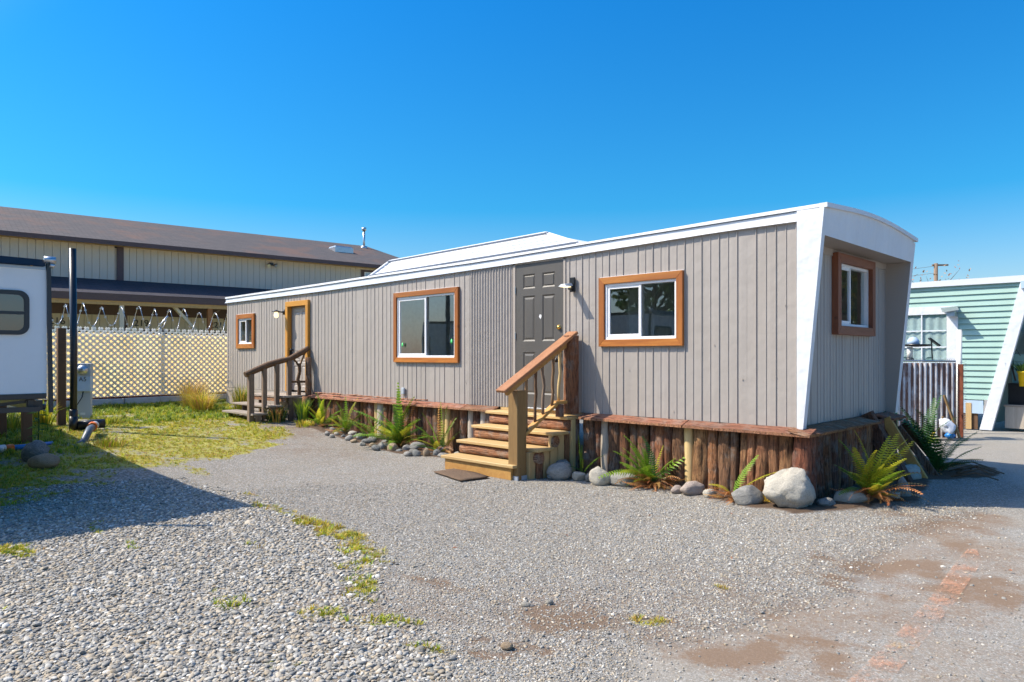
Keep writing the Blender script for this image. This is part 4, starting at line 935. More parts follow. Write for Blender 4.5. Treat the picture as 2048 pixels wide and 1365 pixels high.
fern('big spreading green fern with red brown dead litter below the wide window', 1.98, -.26, [(140, 42, .60, 'fern', 0), (150, 52, .50, 'fern', 0), (120, 75, .45, 'fern', 0), (178, 70, .40, 'fern', 0), (165, 35, .50, 'fern', 0), (-30, 62, .45, 'fern_yellow', 2), (-50, 32, .70, 'fern', 2), (-60, 55, .35, 'fern', 0), (200, 50, .35, 'fern', 1), (135, 18, .34, 'fern', 1), (230, 40, .3, 'fern_dark', 1), (155, 60, .55, 'fern', 0), (128, 62, .58, 'fern', 0), (145, 30, .62, 'fern', 1), (100, 70, .42, 'fern', 0), (-40, 45, .48, 'fern', 0)], None, 60, fill=14, rmax=.5)
fern('thin two frond fern bending right near the near corner of the skirting', 2.98, -.30, [(-48, 60, .55, 'fern', 0), (-60, 35, .50, 'fern_yellow', 0), (-10, 8, .25, 'fern_yellow', 1), (-75, 12, .22, 'fern_yellow', 3)], None, 14, fill=2, rmax=.3, pal=('fern_yellow',))
fern('large sunlit yellow green fern with rusty fronds in the corner bed', 4.06, .56, [(115, 78, .62, 'fern_yellow', 0), (130, 62, .55, 'fern', 0), (-35, 70, .72, 'fern_yellow', 0), (-50, 55, .70, 'fern_yellow', 0), (-20, 60, .62, 'fern_yellow', 0), (-60, 42, .62, 'fern_yellow', 1), (-70, 25, .50, 'fern_dead', 3), (-45, 32, .6, 'fern_dead', 3), (150, 25, .38, 'fern', 1), (180, 30, .40, 'fern', 0), (200, 45, .40, 'fern', 1), (160, 55, .45, 'fern_yellow', 1), (-110, 20, .48, 'fern_dead', 3), (100, 50, .42, 'fern_yellow', 3), (-5, 48, .5, 'fern_dark', 0), (-65, 5, .5, 'fern_dead', 3), (-90, 38, .4, 'fern_yellow', 0), (-75, 62, .6, 'fern_yellow', 0), (-100, 50, .5, 'fern_yellow', 0), (-120, 40, .45, 'fern', 0), (-85, 20, .5, 'fern_dead', 0), (-60, 72, .6, 'fern_yellow', 1), (-130, 62, .45, 'fern_yellow', 0), (170, 62, .5, 'fern_yellow', 0), (150, 40, .5, 'fern', 0)], None, 24, z=.05, fill=10, rmax=.5, pal=('fern_yellow', 'fern'))
fern('tall dark green fern arching over the leaning planks at the bed end', 4.05, 3.05, [(140, 80, 1.05, 'fern_dark', 1), (110, 72, .9, 'fern_dark', 1), (160, 60, .7, 'fern_dark', 0), (200, 45, .6, 'fern_dark', 0), (-60, 50, .6, 'fern_dark', 0), (-35, 62, .65, 'fern_dark', 0), (240, 40, .5, 'fern_dark', 1), (130, 65, .95, 'fern_dark', 0), (90, 60, .7, 'fern_dark', 0), (-20, 40, .6, 'fern_dark', 0)], None, 5, fill=8, rmax=.6, pal=('fern_dark',))
fern('sprawling fern with long low fronds reaching left over the river stones', -2.72, -.30, [(150, 25, .95, 'fern', 0), (160, 38, .9, 'fern', 0), (170, 15, .8, 'fern', 0), (185, 20, .7, 'fern', 0), (140, 55, .7, 'fern', 0), (110, 78, .8, 'fern', 2), (20, 84, .78, 'fern', 2), (-30, 72, .75, 'fern_dead', 2), (-50, 62, .78, 'fern_dead', 2), (190, 60, .55, 'fern', 1), (215, 45, .5, 'fern', 0), (-45, 40, .4, 'fern', 1), (130, 66, .6, 'fern', 1), (80, 70, .6, 'fern', 0)], None, 30, fill=22, rmax=.72)
fern('upright fern close against the logs left of the porch steps', -1.78, -.26, [(130, 68, .58, 'fern', 0), (110, 80, .68, 'fern', 2), (-20, 82, .72, 'fern_dead', 2), (-40, 66, .55, 'fern', 0), (-55, 50, .45, 'fern', 0), (150, 50, .5, 'fern', 0), (170, 62, .45, 'fern', 1), (-30, 75, .6, 'fern', 2)], None, 14, fill=12, rmax=.55)
fern('pale green fern by the logs nearest the far steps', -4.35, -.28, [(130, 72, .55, 'fern', 0), (-30, 72, .6, 'fern_yellow', 0), (160, 50, .45, 'fern', 0), (-50, 50, .5, 'fern', 0), (100, 80, .5, 'fern', 2), (200, 25, .4, 'fern_yellow', 1)], None, 8, fill=14, rmax=.5)
fern('pale green fern growing halfway along the left bed', -5.15, -.28, [(130, 78, .52, 'fern', 0), (-30, 70, .5, 'fern', 0), (170, 55, .4, 'fern_yellow', 0), (-60, 35, .5, 'fern', 0), (210, 40, .4, 'fern', 1)], None, 6, fill=12, rmax=.5)
fern('broad fern against the logs midway between the far steps and the sprawling fern', -3.55, -.28, [(130, 70, .5, 'fern', 0), (-30, 68, .5, 'fern', 0), (160, 45, .5, 'fern_yellow', 0)], None, 12, fill=10, rmax=.45)
fern('low fern with pale tips before the corrugated metal fence', 3.1, 6.2, [(-40, 60, .8, 'fern_dark', 2), (-60, 45, .7, 'fern_dark', 0), (120, 60, .6, 'fern_dark', 0), (160, 50, .5, 'fern', 0), (-20, 70, .75, 'fern_dark', 0), (200, 30, .4, 'fern', 1)])

# ------------------------------------------------------------------ grasses and weeds
def blade_mesh(n, hgt, spread, wd, seed, mats, bend=.5):
    rr_ = random.Random(seed); m_ = MB()
    for i in range(n):
        a = rr_.uniform(0, 6.283); r0 = rr_.uniform(0, spread * .35); h = hgt * rr_.uniform(.5, 1.1); b = bend * h * rr_.uniform(.2, 1.1)
        p0 = Vector((r0 * math.cos(a), r0 * math.sin(a), 0)); d = Vector((math.cos(a + rr_.uniform(-.7, .7)), math.sin(a), 0)); s_ = Vector((-d.y, d.x, 0)) * wd / 2
        p1 = p0 + d * b * .35 + Vector((0, 0, h * .6)); p2 = p0 + d * b + Vector((0, 0, h * (1 - .25 * b / h)))
        m_.add([p0 - s_, p0 + s_, p1 + s_ * .8, p1 - s_ * .8, p2], [(0, 1, 2, 3), (3, 2, 4)], rr_.randrange(mats))
    return m_
def clump(label, x, y, n, h, spread, mats, seed, name='grass_clump', bend=.6, wd=.012, cat='grass clump', group=None, zoff=0):
    o = blade_mesh(n, h, spread, wd, seed, len(mats), bend).build(name, [M[k] for k in mats]); o.location = (x, y, gz(x) - .01 + zoff); return tag(o, label, cat, group)
clump('fine tan ornamental grass at the far corner of the taupe home', -9.2, -1.05, 500, .75, .5, ['grass_d', 'grass_y', 'grass_d'], 1, 'ornamental_grass', .9, .008, 'grass')
clump('golden drooping ornamental grass left of the far steps', -8.3, -1.2, 520, .55, .5, ['grass_y', 'grass_d', 'grass'], 2, 'ornamental_grass', 1.2, .009, 'grass')
clump('dark green rush clump against the wall left of the far steps', -7.9, -.55, 360, .62, .45, ['fern_dark', 'grass', 'grass_y'], 3, 'rush_clump', .4, .01, 'rushes')
clump('bright green spiky clump right of the far steps', -5.62, -.42, 170, .5, .25, ['grass', 'fern', 'fern_dark'], 4, 'iris_clump', .4, .02, 'plant')
clump('tangled dry leafy clump below the far railing', -6.0, -.75, 200, .38, .5, ['fern_dark', 'grass_d', 'grass_y', 'fern_dark'], 5, 'leaf_clump', .8, .016, 'plant')
clump('low yellow green weeds between the far steps and the bed', -5.3, -.55, 160, .16, .5, ['grass', 'grass_y'], 6, 'weed_clump', .9, .014, 'weeds')
clump('arching bright green blades at the foot of the black vent pole', -7.4, -4.2, 70, .55, .3, ['grass', 'fern_yellow'], 7, 'iris_clump', .9, .03, 'plant')
clump('tall sunlit grass tuft between the brown posts', -7.0, -4.7, 60, .4, .4, ['grass', 'fern_yellow'], 8, 'grass_tuft', .8, .02, 'grass tuft')
clump('bright green weeds right of the meter pedestal foot', -7.3, -3.3, 200, .18, .8, ['grass', 'fern_yellow', 'grass'], 9, 'weed_clump', .8, .018, 'weeds')
clump('rust tinged weeds in front of the black vent pole', -5.0, -3.9, 160, .16, .7, ['grass', 'grass_d', 'fern_yellow'], 10, 'weed_clump', .8, .014, 'weeds')
clump('yellow dry tuft beside the mottled squarish stone', 3.33, -.22, 40, .12, .15, ['grass_y'], 11, 'grass_tuft', .8, .008, 'grass tuft')
clump('small bright green weed at the foot of the corrugated fence', 3.1, 6.6, 90, .16, .3, ['grass', 'fern'], 12, 'weed_clump', .9, .016, 'weeds')
# one thin stemmed weed by the grey stones
wd_ = empty('young_weed', 'single thin stemmed young weed behind the two stones by the camper', 'weed')
branch((-5.1, -4.75, gz(-5.1)), (-5.12, -4.74, .82), .008, 'stem', wd_, 'fern_dark', .02, 3)
for i in range(12):
    z = .35 + i * .04; lf = MB(); lf.add([(0, 0, 0), (.03, .05, .01), (0, .13, -.02), (-.03, .05, .01)], [(0, 1, 2, 3)])
    if i == 0: l0 = lf.build('leaf', M['leafy'], wd_); l0.location = (-5.11, -4.745, z)
    else: dup(l0, wd_, (-5.11, -4.745, z), (0, rnd.uniform(-.3, .3), i * 2.4), (1.2, 1.2, 1.2))

# stuff scattered with geometry nodes ---------------------------------------
def src_collection(name, objs):
    c = bpy.data.collections.new(name)
    for o in objs:
        if o.name in COL.objects: COL.objects.unlink(o)
        c.objects.link(o)
    return c
def scatter(name, pts, rots, scl, pick, coll, label):
    me = bpy.data.meshes.new(name); me.vertices.add(len(pts)); me.vertices.foreach_set('co', pts.astype(np.float32).ravel())
    a = me.attributes.new('rot', 'FLOAT_VECTOR', 'POINT'); a.data.foreach_set('vector', rots.astype(np.float32).ravel())
    a = me.attributes.new('scl', 'FLOAT_VECTOR', 'POINT'); a.data.foreach_set('vector', scl.astype(np.float32).ravel())
    a = me.attributes.new('pick', 'INT', 'POINT'); a.data.foreach_set('value', pick.astype(np.int32))
    o = bpy.data.objects.new(name, me); COL.objects.link(o)
    ng = bpy.data.node_groups.new(name + '_nodes', 'GeometryNodeTree')
    ng.interface.new_socket('Geometry', in_out='INPUT', socket_type='NodeSocketGeometry'); ng.interface.new_socket('Geometry', in_out='OUTPUT', socket_type='NodeSocketGeometry')
    gi = ng.nodes.new('NodeGroupInput'); go = ng.nodes.new('NodeGroupOutput'); ip = ng.nodes.new('GeometryNodeInstanceOnPoints'); ci = ng.nodes.new('GeometryNodeCollectionInfo')
    ci.inputs['Collection'].default_value = coll; ci.inputs['Separate Children'].default_value = True; ci.inputs['Reset Children'].default_value = True
    def na(nm, ty):
        q = ng.nodes.new('GeometryNodeInputNamedAttribute'); q.data_type = ty; q.inputs['Name'].default_value = nm; return [s_ for s_ in q.outputs if s_.enabled][0]
    er = ng.nodes.new('FunctionNodeEulerToRotation')
    ng.links.new(na('rot', 'FLOAT_VECTOR'), er.inputs[0]); ng.links.new(er.outputs[0], ip.inputs['Rotation'])
    ng.links.new(na('scl', 'FLOAT_VECTOR'), ip.inputs['Scale']); ip.inputs['Pick Instance'].default_value = True
    ng.links.new(na('pick', 'INT'), ip.inputs['Instance Index']); ng.links.new(ci.outputs[0], ip.inputs['Instance'])
    ng.links.new(gi.outputs[0], ip.inputs['Points']); ng.links.new(ip.outputs[0], go.inputs[0])
    md = o.modifiers.new('scatter', 'NODES'); md.node_group = ng
    return tag(o, label, None, None, 'stuff')
def wedge(n, r0, r1, pw=1.0, a0=-46, a1=46):
    """random ground points in a wide fan in front of the viewpoint, thinning out with distance"""
    r_ = (npr.rand(n) * (r1 ** (2 - pw) - r0 ** (2 - pw)) + r0 ** (2 - pw)) ** (1 / (2 - pw)); th = np.radians(npr.uniform(a0, a1, n) + 44.5)
    return 6.532 - np.sin(th) * r_, -7.18 + np.cos(th) * r_
def m_pebble():
    q = N('loose_gravel'); r_ = q.rand(); wn_ = q.n('ShaderNodeTexWhiteNoise', noise_dimensions='1D'); q.l(r_, wn_.inputs['W'])
    c = q.ramp(r_, [(0, .13), (.3, .22), (.65, .33), (.88, .45), (1, .68)])
    c = q.mix(q.ramp(wn_.outputs[0], [(.55, 0), (.8, .7)]), c, (.40, .33, .24), 'MIX'); c = q.mix(q.ramp(wn_.outputs[0], [(.0, .35), (.3, 0)]), c, (.22, .235, .25))
    n_ = q.noise(q.coord(), 3, 4); c = q.mix(q.ramp(n_, [(.4, 0), (.8, .4)]), c, (.1, .09, .08))
    return q.fin(q.mix(1.0, c, (1.03, .99, .89), 'MULTIPLY'), .7)
M['pebble'] = m_pebble()
pebs = []
for i in range(8):
    me = rock_mesh(500 + i, .3, 2 if i < 5 else 1, i % 2); me.materials.append(M['pebble'])
    if i >= 5: me.polygons.foreach_set('use_smooth', [False] * len(me.polygons))
    o = bpy.data.objects.new('pebble_%d' % i, me); pebs.append(o)
PEB = src_collection('pebble_sources', pebs)
def gravel(name, n, r0, r1, pw, size, prob, picks, label, flat=.6, sink=.1):
    x, y = wedge(n, r0, r1, pw); c, a, g, d, s_ = masks(x, y); p = prob(c, a, g, d, s_, x, y)
    k = npr.rand(len(x)) < p; k &= ~((y > -.05) & (x < 3.7) & (y < 3)); x, y = x[k], y[k]; m_ = len(x)
    sz = size * np.exp(npr.randn(m_) * .28)
    z = np.interp(x, GX, GZ) + (fbm(x, y, .9, 7) - .5) * .02 + (fbm(x, y, 5, 8) - .5) * .008 + sz * (.18 - sink)
    scl = np.stack([sz * npr.uniform(.9, 1.3, m_), sz * npr.uniform(.7, 1, m_), sz * flat * npr.uniform(.6, 1.1, m_)], -1)
    rots = np.stack([npr.randn(m_) * .3, npr.randn(m_) * .3, npr.uniform(0, 6.28, m_)], -1)
    scatter(name, np.stack([x, y, z], -1), rots, scl, npr.choice(picks, m_), PEB, label); print(name, m_)
gravel('coarse_gravel', 150000, 2.3, 9.5, .8, .021, lambda c, a, g, d, s_, x, y: np.clip(c * 1.3 - .15, 0, 1) * (1 - .9 * d) * (1 - .35 * np.clip(g, 0, 1)), [0, 1, 2, 3, 4], 'coarse loose grey river gravel in the near left yard')
gravel('fine_gravel', 190000, 2.6, 8.5, 1.0, .0105, lambda c, a, g, d, s_, x, y: np.clip(1 - c, 0, 1) * (1 - .93 * a) * (1 - .75 * d) * (1 - s_), [3, 5, 6, 7], 'fine crushed grey gravel across the middle of the yard', .75)
gravel('larger_pebbles', 4500, 2.4, 9, .9, .029, lambda c, a, g, d, s_, x, y: c * .5, [0, 1, 2, 3], 'larger rounded pebbles lying among the coarse gravel', .5)
gravel('scattered_chips', 9000, 2.6, 9, .9, .016, lambda c, a, g, d, s_, x, y: (1 - c) * .45 * (1 - .65 * a), [1, 5, 6, 7], 'scattered larger stone chips lying on the lane and packed gravel', .7)
# grass
def tuft_src(i, n, h, mats, bend, wd, spread): return blade_mesh(n, h, spread, wd, 900 + i, len(mats), bend).build('tuft_%02d' % i, [M[k] for k in mats])
TS = src_collection('tuft_sources', [tuft_src(0, 16, .05, ['grass', 'grass_y'], .9, .006, .07), tuft_src(1, 16, .04, ['grass', 'fern_yellow'], 1.0, .006, .07), tuft_src(2, 14, .045, ['grass_y', 'grass_y', 'grass'], 1.1, .005, .08), tuft_src(3, 14, .035, ['grass_y', 'grass_d'], 1.2, .005, .08),
                     tuft_src(4, 18, .10, ['grass', 'fern_yellow'], .8, .008, .1), tuft_src(5, 16, .12, ['fern_dark', 'grass'], .8, .009, .1)])
def grass_scatter(name, n, r0, r1, label, a0=-28, a1=50):
    x, y = wedge(n, r0, r1, 1.0, a0, a1); c, a, g, d, s_ = masks(x, y)
    k = (npr.rand(n) < np.clip(g * 1.4 - .32, 0, 1)) & ~((y > -.1) & (x > -9.9)); x, y, g = x[k], y[k], g[k]; m_ = len(x)
    lush = fbm(x, y, .8, 21); yel = np.clip((x + 8.5) / 5, 0, 1) * (y > -4.2)
    r_ = npr.rand(m_); pk = np.where(r_ < .25 + .6 * yel, npr.choice([2, 3], m_), npr.choice([0, 1], m_))
    farx = (x < -7.5) | ((y > -3) & (x < -6.8)) | ((y < -4.2) & (x < -4.5)); pk = np.where(farx & (npr.rand(m_) < .3), npr.choice([4, 5], m_), pk)
    s0 = npr.uniform(.5, 1.1, m_) * (.5 + lush * .75)
    z = np.interp(x, GX, GZ) + (fbm(x, y, .9, 7) - .5) * .02 - .004
    scatter(name, np.stack([x, y, z], -1), np.stack([npr.randn(m_) * .15, npr.randn(m_) * .15, npr.uniform(0, 6.28, m_)], -1), np.stack([s0 * 1.2, s0 * 1.2, s0], -1), pk, TS, label); print(name, m_)
grass_scatter('grass', 150000, 2.6, 20, 'patchy short green and yellow grass growing through the gravel')

# dead leaves: a few rust coloured ones lying on the gravel
lv = MB()
for i in range(26):
    x, y = wedge(1, 2.8, 8); x, y = float(x[0]), float(y[0])
    if y > -.6: continue
    a = rnd.uniform(0, 6.28); c_, s_ = math.cos(a), math.sin(a); L_ = rnd.uniform(.012, .026)
    lv.add([(x + (u * c_ - v * s_) * L_, y + (u * s_ + v * c_) * L_, gz(x) + .022 + z) for u, v, z in ((-1, 0, .0), (-.2, -.45, .008), (1, 0, .004), (-.1, .45, .012))], [(0, 1, 2, 3)], 0)
tag(lv.build('fallen_leaves', M['brown_leaf']), 'rust brown dead leaves fallen here and there on the gravel', None, None, 'stuff')

# ------------------------------------------------------------------ white camper at the left edge
rv = empty('camper', 'white camper trailer with black edge trim at the left edge of the yard', 'camper')
rx, ry, rz0, rz1 = -1.8, -5.37, 1.125, 2.36
ry2, rxb = -8.1, -9.4
wy0, wy1, wz0, wz1 = -6.15, -5.55, 1.735, 2.11
mb = MB(); mb.box((rxb, ry2, rz0), (rx - .004, ry, rz1 + .02)); mb.build('body', M['rv'], rv)
# front face panel with an opening for the window
m_ = MB(); ys_ = [ry2, wy0, wy1, ry]; zs_ = [rz0, wz0, wz1, rz1]
for i in range(3):
    for j in range(3):
        if i == 1 and j == 1: continue
        m_.quad((rx + .004, ys_[i], zs_[j]), (rx + .004, ys_[i + 1], zs_[j]), (rx + .004, ys_[i + 1], zs_[j + 1]), (rx + .004, ys_[i], zs_[j + 1]))
m_.build('end_panel', M['rv'], rv)
def rrect(y0, y1, z0, z1, r_, n=6):
    p = []
    for cy, cz, a0 in ((y1 - r_, z1 - r_, 0), (y0 + r_, z1 - r_, 90), (y0 + r_, z0 + r_, 180), (y1 - r_, z0 + r_, 270)):
        for k in range(n + 1): a = R(a0 + 90 * k / n); p.append((cy + r_ * math.cos(a), cz + r_ * math.sin(a)))
    return p
def ring(o_, i_, x0, x1, name, mat, parent):
    m_ = MB(); n = len(o_)
    m_.v = [(x0, *p) for p in o_] + [(x1, *p) for p in o_] + [(x1, *p) for p in i_] + [(x0, *p) for p in i_]
    for k in range(n):
        l = (k + 1) % n
        for a in range(3): m_.f.append((a * n + k, a * n + l, (a + 1) * n + l, (a + 1) * n + k)); m_.mi.append(0); m_.sm.append(False)
    return m_.build(name, mat, parent, fixn=True)
wf = ring(rrect(wy0 - .03, wy1 + .03, wz0 - .03, wz1 + .03, .09), rrect(wy0 + .012, wy1 - .012, wz0 + .012, wz1 - .012, .06), rx - .002, rx + .026, 'window_frame', M['rvblack'], rv)
m_ = MB(); pp = rrect(wy0 + .01, wy1 - .01, wz0 + .01, wz1 - .01, .06); m_.add([(rx + .012, *p) for p in pp], [tuple(range(len(pp)))]); m_.build('pane', M['rvglass'], wf)
B((rx + .010, wy0, 1.905), (rx + .024, wy1, 1.935), 'glazing_bar', M['rvblack'], wf, 0)
m_ = MB(); m_.quad((rx + .005, wy0, wz0), (rx + .005, wy1, wz0), (rx + .005, wy1, wz1), (rx + .005, wy0, wz1)); m_.build('window_shade', M['tanbeam'], rv)
cu = MB()
for i in range(24):
    y = wy0 + (wy1 - wy0) * i / 24; cu.quad((rx - .12 + .02 * math.sin(i * 1.3), y, wz0), (rx - .12 + .02 * math.sin((i + 1) * 1.3), y + .025, wz0), (rx - .10 + .02 * math.sin((i + 1) * 1.3 + 1), y + .025, wz1), (rx - .10 + .02 * math.sin(i * 1.3 + 1), y, wz1))
mb = MB(); mb.bar((rx + .01, ry + .012, rz1 + .10), (rx + .01, ry + .035, .93), .035, .045, (1, 0, 0)); mb.build('edge_trim', M['rvblack'], rv, fixn=True)
B((rx - .02, ry2, rz0 - .055), (rx + .02, ry - .005, rz0), 'edge_trim', M['rvblack'], rv); B((rx - .02, ry2, rz1), (rx + .016, ry - .01, rz1 + .03), 'edge_trim', M['bluebox'], rv)
B((rxb, ry2, rz1 + .03), (rx - .02, ry - .02, rz1 + .09), 'roof', M['rvblack'], rv)
mb = MB(); mb.add([(rx + .02, ry2, rz1 + .14), (rx + .02, ry - .02, rz1 + .10), (rx + .06, ry - .02, rz1 + .03), (rx + .06, ry2, rz1 + .03), (rx - .3, ry2, rz1 + .14), (rx - .3, ry - .02, rz1 + .10)], [(0, 1, 2, 3), (4, 5, 1, 0)]); mb.build('awning_roll', M['rvblack'], rv)
mb = MB(); mb.tube([(rx + .03, ry - .03, rz1 + .10), (rx + .03, ry + .07, rz1 + .10)], .035, 10); mb.tube([(rx + .03, ry + .02, rz1 + .05), (rx + .03, ry + .06, rz1 + .04)], .025, 8); mb.build('awning_motor', M['steel'], rv)
mb = MB(); mb.bar((rx + .015, ry - .14, rz1 + .03), (rx + .015, ry - .03, rz1 + .09), .02, .015); mb.build('awning_arm', M['tanbeam'], rv)
for y in (ry - .12, ry - 1.2, ry2 + .3): B((rxb + .3, y - .03, rz0 - .16), (rx - .05, y + .03, rz0 - .06), 'chassis_rail', M['rvblack'], rv)
mb = MB(); mb.bar((rx + .0, ry2, .97), (rx + .0, ry - .06, .97), .05, .05); mb.bar((rx - .1, ry - .7, .98), (rx - .1, ry - .12, 1.05), .03, .03); mb.build('bumper', M['rvblack'], rv)
mb = MB(); mb.box((rx - .30, ry - .16, .95), (rx - .06, ry - .02, 1.05)); mb.tube([(rx - .1, ry - .1, 1.0), (rx - .1, ry + .01, .98)], .03, 8); mb.build('hitch_box', M['rvblack'], rv)
mb = MB(); mb.bar((rx + .42, ry - .735, 2.6), (rx + .47, ry - .72, .06), .03, .07, (1, 0, 0)); mb.build('awning_leg', M['rvblack'], rv)
for x in (-4.2, -7.5):
    for y in (-5.6, -7.7): 
        mb = MB(); mb.tube([(x, y - .1, .36), (x, y + .1, .36)], .36, 20); mb.build('wheel', M['rvblack'], rv)
mb = MB(); mb.box((-3.3, -7.0, 0), (-3.1, -6.8, 1.0)); mb.build('stand', M['steel'], rv)

# vent pole, posts, meter, pipes
vp = empty('vent_pole', 'tall black plastic pipe standing in the grass beside the meter pedestal', 'pole')
mb = MB(); mb.tube([(-6.58, -3.96, .2), (-6.60, -3.95, 1.6), (-6.64, -3.96, 3.24)], .052, 16); mb.build('pipe', M['blackplastic'], vp)
mb = MB(); mb.lathe([(.065, 0), (.065, .12), (.054, .13)], (-6.585, -3.96, .50)); mb.tube([(-6.58, -3.96, .27), (-6.58, -3.96, .52)], .066, 14); mb.build('collar', M['blackplastic'], vp)
mb = MB(); mb.tube([(-6.58, -3.90, .36), (-6.55, -3.70, .38), (-6.53, -3.52, .38)], .075, 14); mb.build('elbow', M['blackplastic'], vp)
def post(name, x, y, z1, w_, label, mat, lean=0, cat='post'):
    m_ = MB(); z0 = gz(x) - .1; m_.hexa([(x - w_ / 2, y - w_ / 2, z0), (x + w_ / 2, y - w_ / 2, z0), (x + w_ / 2, y + w_ / 2, z0), (x - w_ / 2, y + w_ / 2, z0)] + [(x + a * w_ / 2 + lean, y + b * w_ / 2, z1) for a, b in ((-1, -1), (1, -1), (1, 1), (-1, 1))])
    return tag(m_.build(name, M[mat], None, .006), label, cat)
post('wooden_post', -7.4, -3.94, 1.97, .12, 'brown square wooden post tight behind the black vent pole', 'brown_z')
post('wooden_post', -5.65, -4.78, 1.2, .12, 'nearer brown post under the camper behind the two stones', 'brown_z')
post('wooden_post', -6.45, -4.95, 1.2, .13, 'further brown post under the camper beside the camper trim', 'brown_z')
post('wooden_post', -8.65, -4.08, .86, .10, 'short grey wooden stub left of the black vent pole', 'grey_z')
post('wooden_post', -8.9, -4.5, .80, .10, 'shortest weathered stub half hidden below the camper corner', 'grey_z')
mt = empty('meter_pedestal', 'grey electric meter pedestal with a round glass meter and number A5', 'meter box')
MX = Matrix.Translation((-8.18, -3.40, 0)) @ Matrix.Rotation(R(58), 4, 'Z')
def lb(a, b, name, mat, parent=mt, bevel=.004):
    m_ = MB().box(a, b); m_.xf(MX); return m_.build(name, M[mat], parent, bevel)
# local frame: -Y faces the yard
lb((-.115, -.02, .30), (.115, .09, .86), 'pedestal_post', 'greybox'); lb((-.125, -.06, .85), (.125, .10, 1.12), 'cover_panel', 'bluebox'); lb((-.125, -.055, 1.12), (.125, .10, 1.35), 'meter_socket', 'greybox')
lb((-.132, -.062, .85), (-.1255, .10, 1.355), 'side_flange', 'white'); lb((-.132, -.062, 1.351), (.132, .105, 1.36), 'top_flange', 'white')
mb = MB(); mb.lathe([(.09, 0), (.09, .03), (.078, .035), (.075, .07), (.06, .09), (0, .095)], n=20); mb.xf(MX @ Matrix.Translation((0, -.055, 1.24)) @ Matrix.Rotation(R(90), 4, 'X')); mb.build('meter', M['steel'], mt)
lb((-.025, -.152, 1.25), (.03, -.148, 1.265), 'display', 'black'); lb((-.05, -.024, .42), (.03, -.0205, .46), 'plate', 'white', bevel=0)
mb = MB(); mb.tube([(.0, -.03, .85), (-.01, -.05, .75), (-.08, -.07, .62), (-.15, -.05, .52), (-.15, 0, .35)], .009, 6); mb.xf(MX); mb.build('cable', M['black'], mt)
def text(s_, size, mtx, mat, parent, name='lettering', ext=.001):
    c = bpy.data.curves.new(name, 'FONT'); c.body = s_; c.size = size; c.extrude = ext; c.align_x = 'CENTER'; c.offset = .0; c.materials.append(M[mat])
    t_ = bpy.data.objects.new('tmp', c); COL.objects.link(t_); bpy.context.view_layer.update()
    me = bpy.data.meshes.new_from_object(t_.evaluated_get(bpy.context.evaluated_depsgraph_get())); bpy.data.objects.remove(t_); me.name = name
    o = bpy.data.objects.new(name, me); COL.objects.link(o); o.parent = parent; o.matrix_local = mtx; return o
text('A5', .11, MX @ Matrix.Translation((0, -.0625, 1.035)) @ Matrix.Rotation(R(90), 4, 'X'), 'textblack', mt)
hs = empty('sewer_hose', 'grey sewer hose with an orange collar lying by the black vent pole', 'hose')
mb = MB(); mb.tube([(-6.1, -3.78, .40), (-5.95, -3.85, .40)], .062, 12); mb.build('fitting', M['greybox'], hs)
mb = MB(); mb.tube([(-5.95, -3.85, .40), (-5.80, -3.90, .395)], .07, 12); mb.build('collar', M['orangeplastic'], hs)
mb = MB(); mb.tube([(-5.80, -3.90, .39), (-5.66, -3.97, .38), (-5.55, -4.04, .30), (-5.5, -4.1, .2), (-5.45, -4.2, .16)], .052, 12); mb.build('hose', M['hose'], hs)
hp = empty('camper_hose', 'blue and white hose with a red collar on the ground below the camper', 'hose')
mb = MB(); mb.tube([(-5.15, -5.13, .24), (-5.1, -5.3, .24)], .055, 10); mb.build('fitting', M['whitepvc'], hp); mb = MB(); mb.tube([(-5.18, -5.03, .24), (-5.15, -5.13, .24)], .05, 10); mb.build('collar', M['orangeplastic'], hp)
mb = MB(); mb.tube([(-5.18, -5.03, .24), (-5.3, -4.8, .23), (-5.5, -4.5, .22)], .035, 10); mb.build('hose', M['blueplastic'], hp)

# ------------------------------------------------------------------ lattice fence with razor wire
fe = empty('lattice_fence', 'white diamond lattice fence over sunlit yellow panels with a rusty bottom rail', 'fence')
FA, FB = Vector((-10.45, -4.2, 0)), Vector((-10.95, 1.2, 0)); fd = (FB - FA).normalized(); fl = (FB - FA).length; fn = Vector((fd.y, -fd.x, 0))
fz0, fz1 = .58, 2.11
def fp(s_, d, z): p = FA + fd * s_ + fn * d; return (p.x, p.y, z)
per = .14
slat = None
for sgn in (1, -1):
    k = -12 if sgn == 1 else 0
    kk = int(fl / per) + 14
    for i in range(-12, kk):
        s0 = i * per; pts = []
        # line s = s0 + sgn*(z - fz0)*1.05
        a, b = s0, s0 + sgn * (fz1 - fz0) * 1.08
        z_at = lambda s_: fz0 + (s_ - s0) / (sgn * 1.08)
        lo, hi = min(a, b), max(a, b); lo2, hi2 = max(lo, 0), min(hi, fl)
        if hi2 - lo2 < .05: continue
        p, q = (lo2, z_at(lo2)), (hi2, z_at(hi2)); dd = .012 if sgn == 1 else .022
        m_ = MB(); m_.bar(fp(p[0], dd, p[1]), fp(q[0], dd, q[1]), .006, .047, fn.cross(Vector(fp(q[0], dd, q[1])) - Vector(fp(p[0], dd, p[1]))))
        o = m_.build('lattice_slat', M['lattice'], fe)
s_ = 0
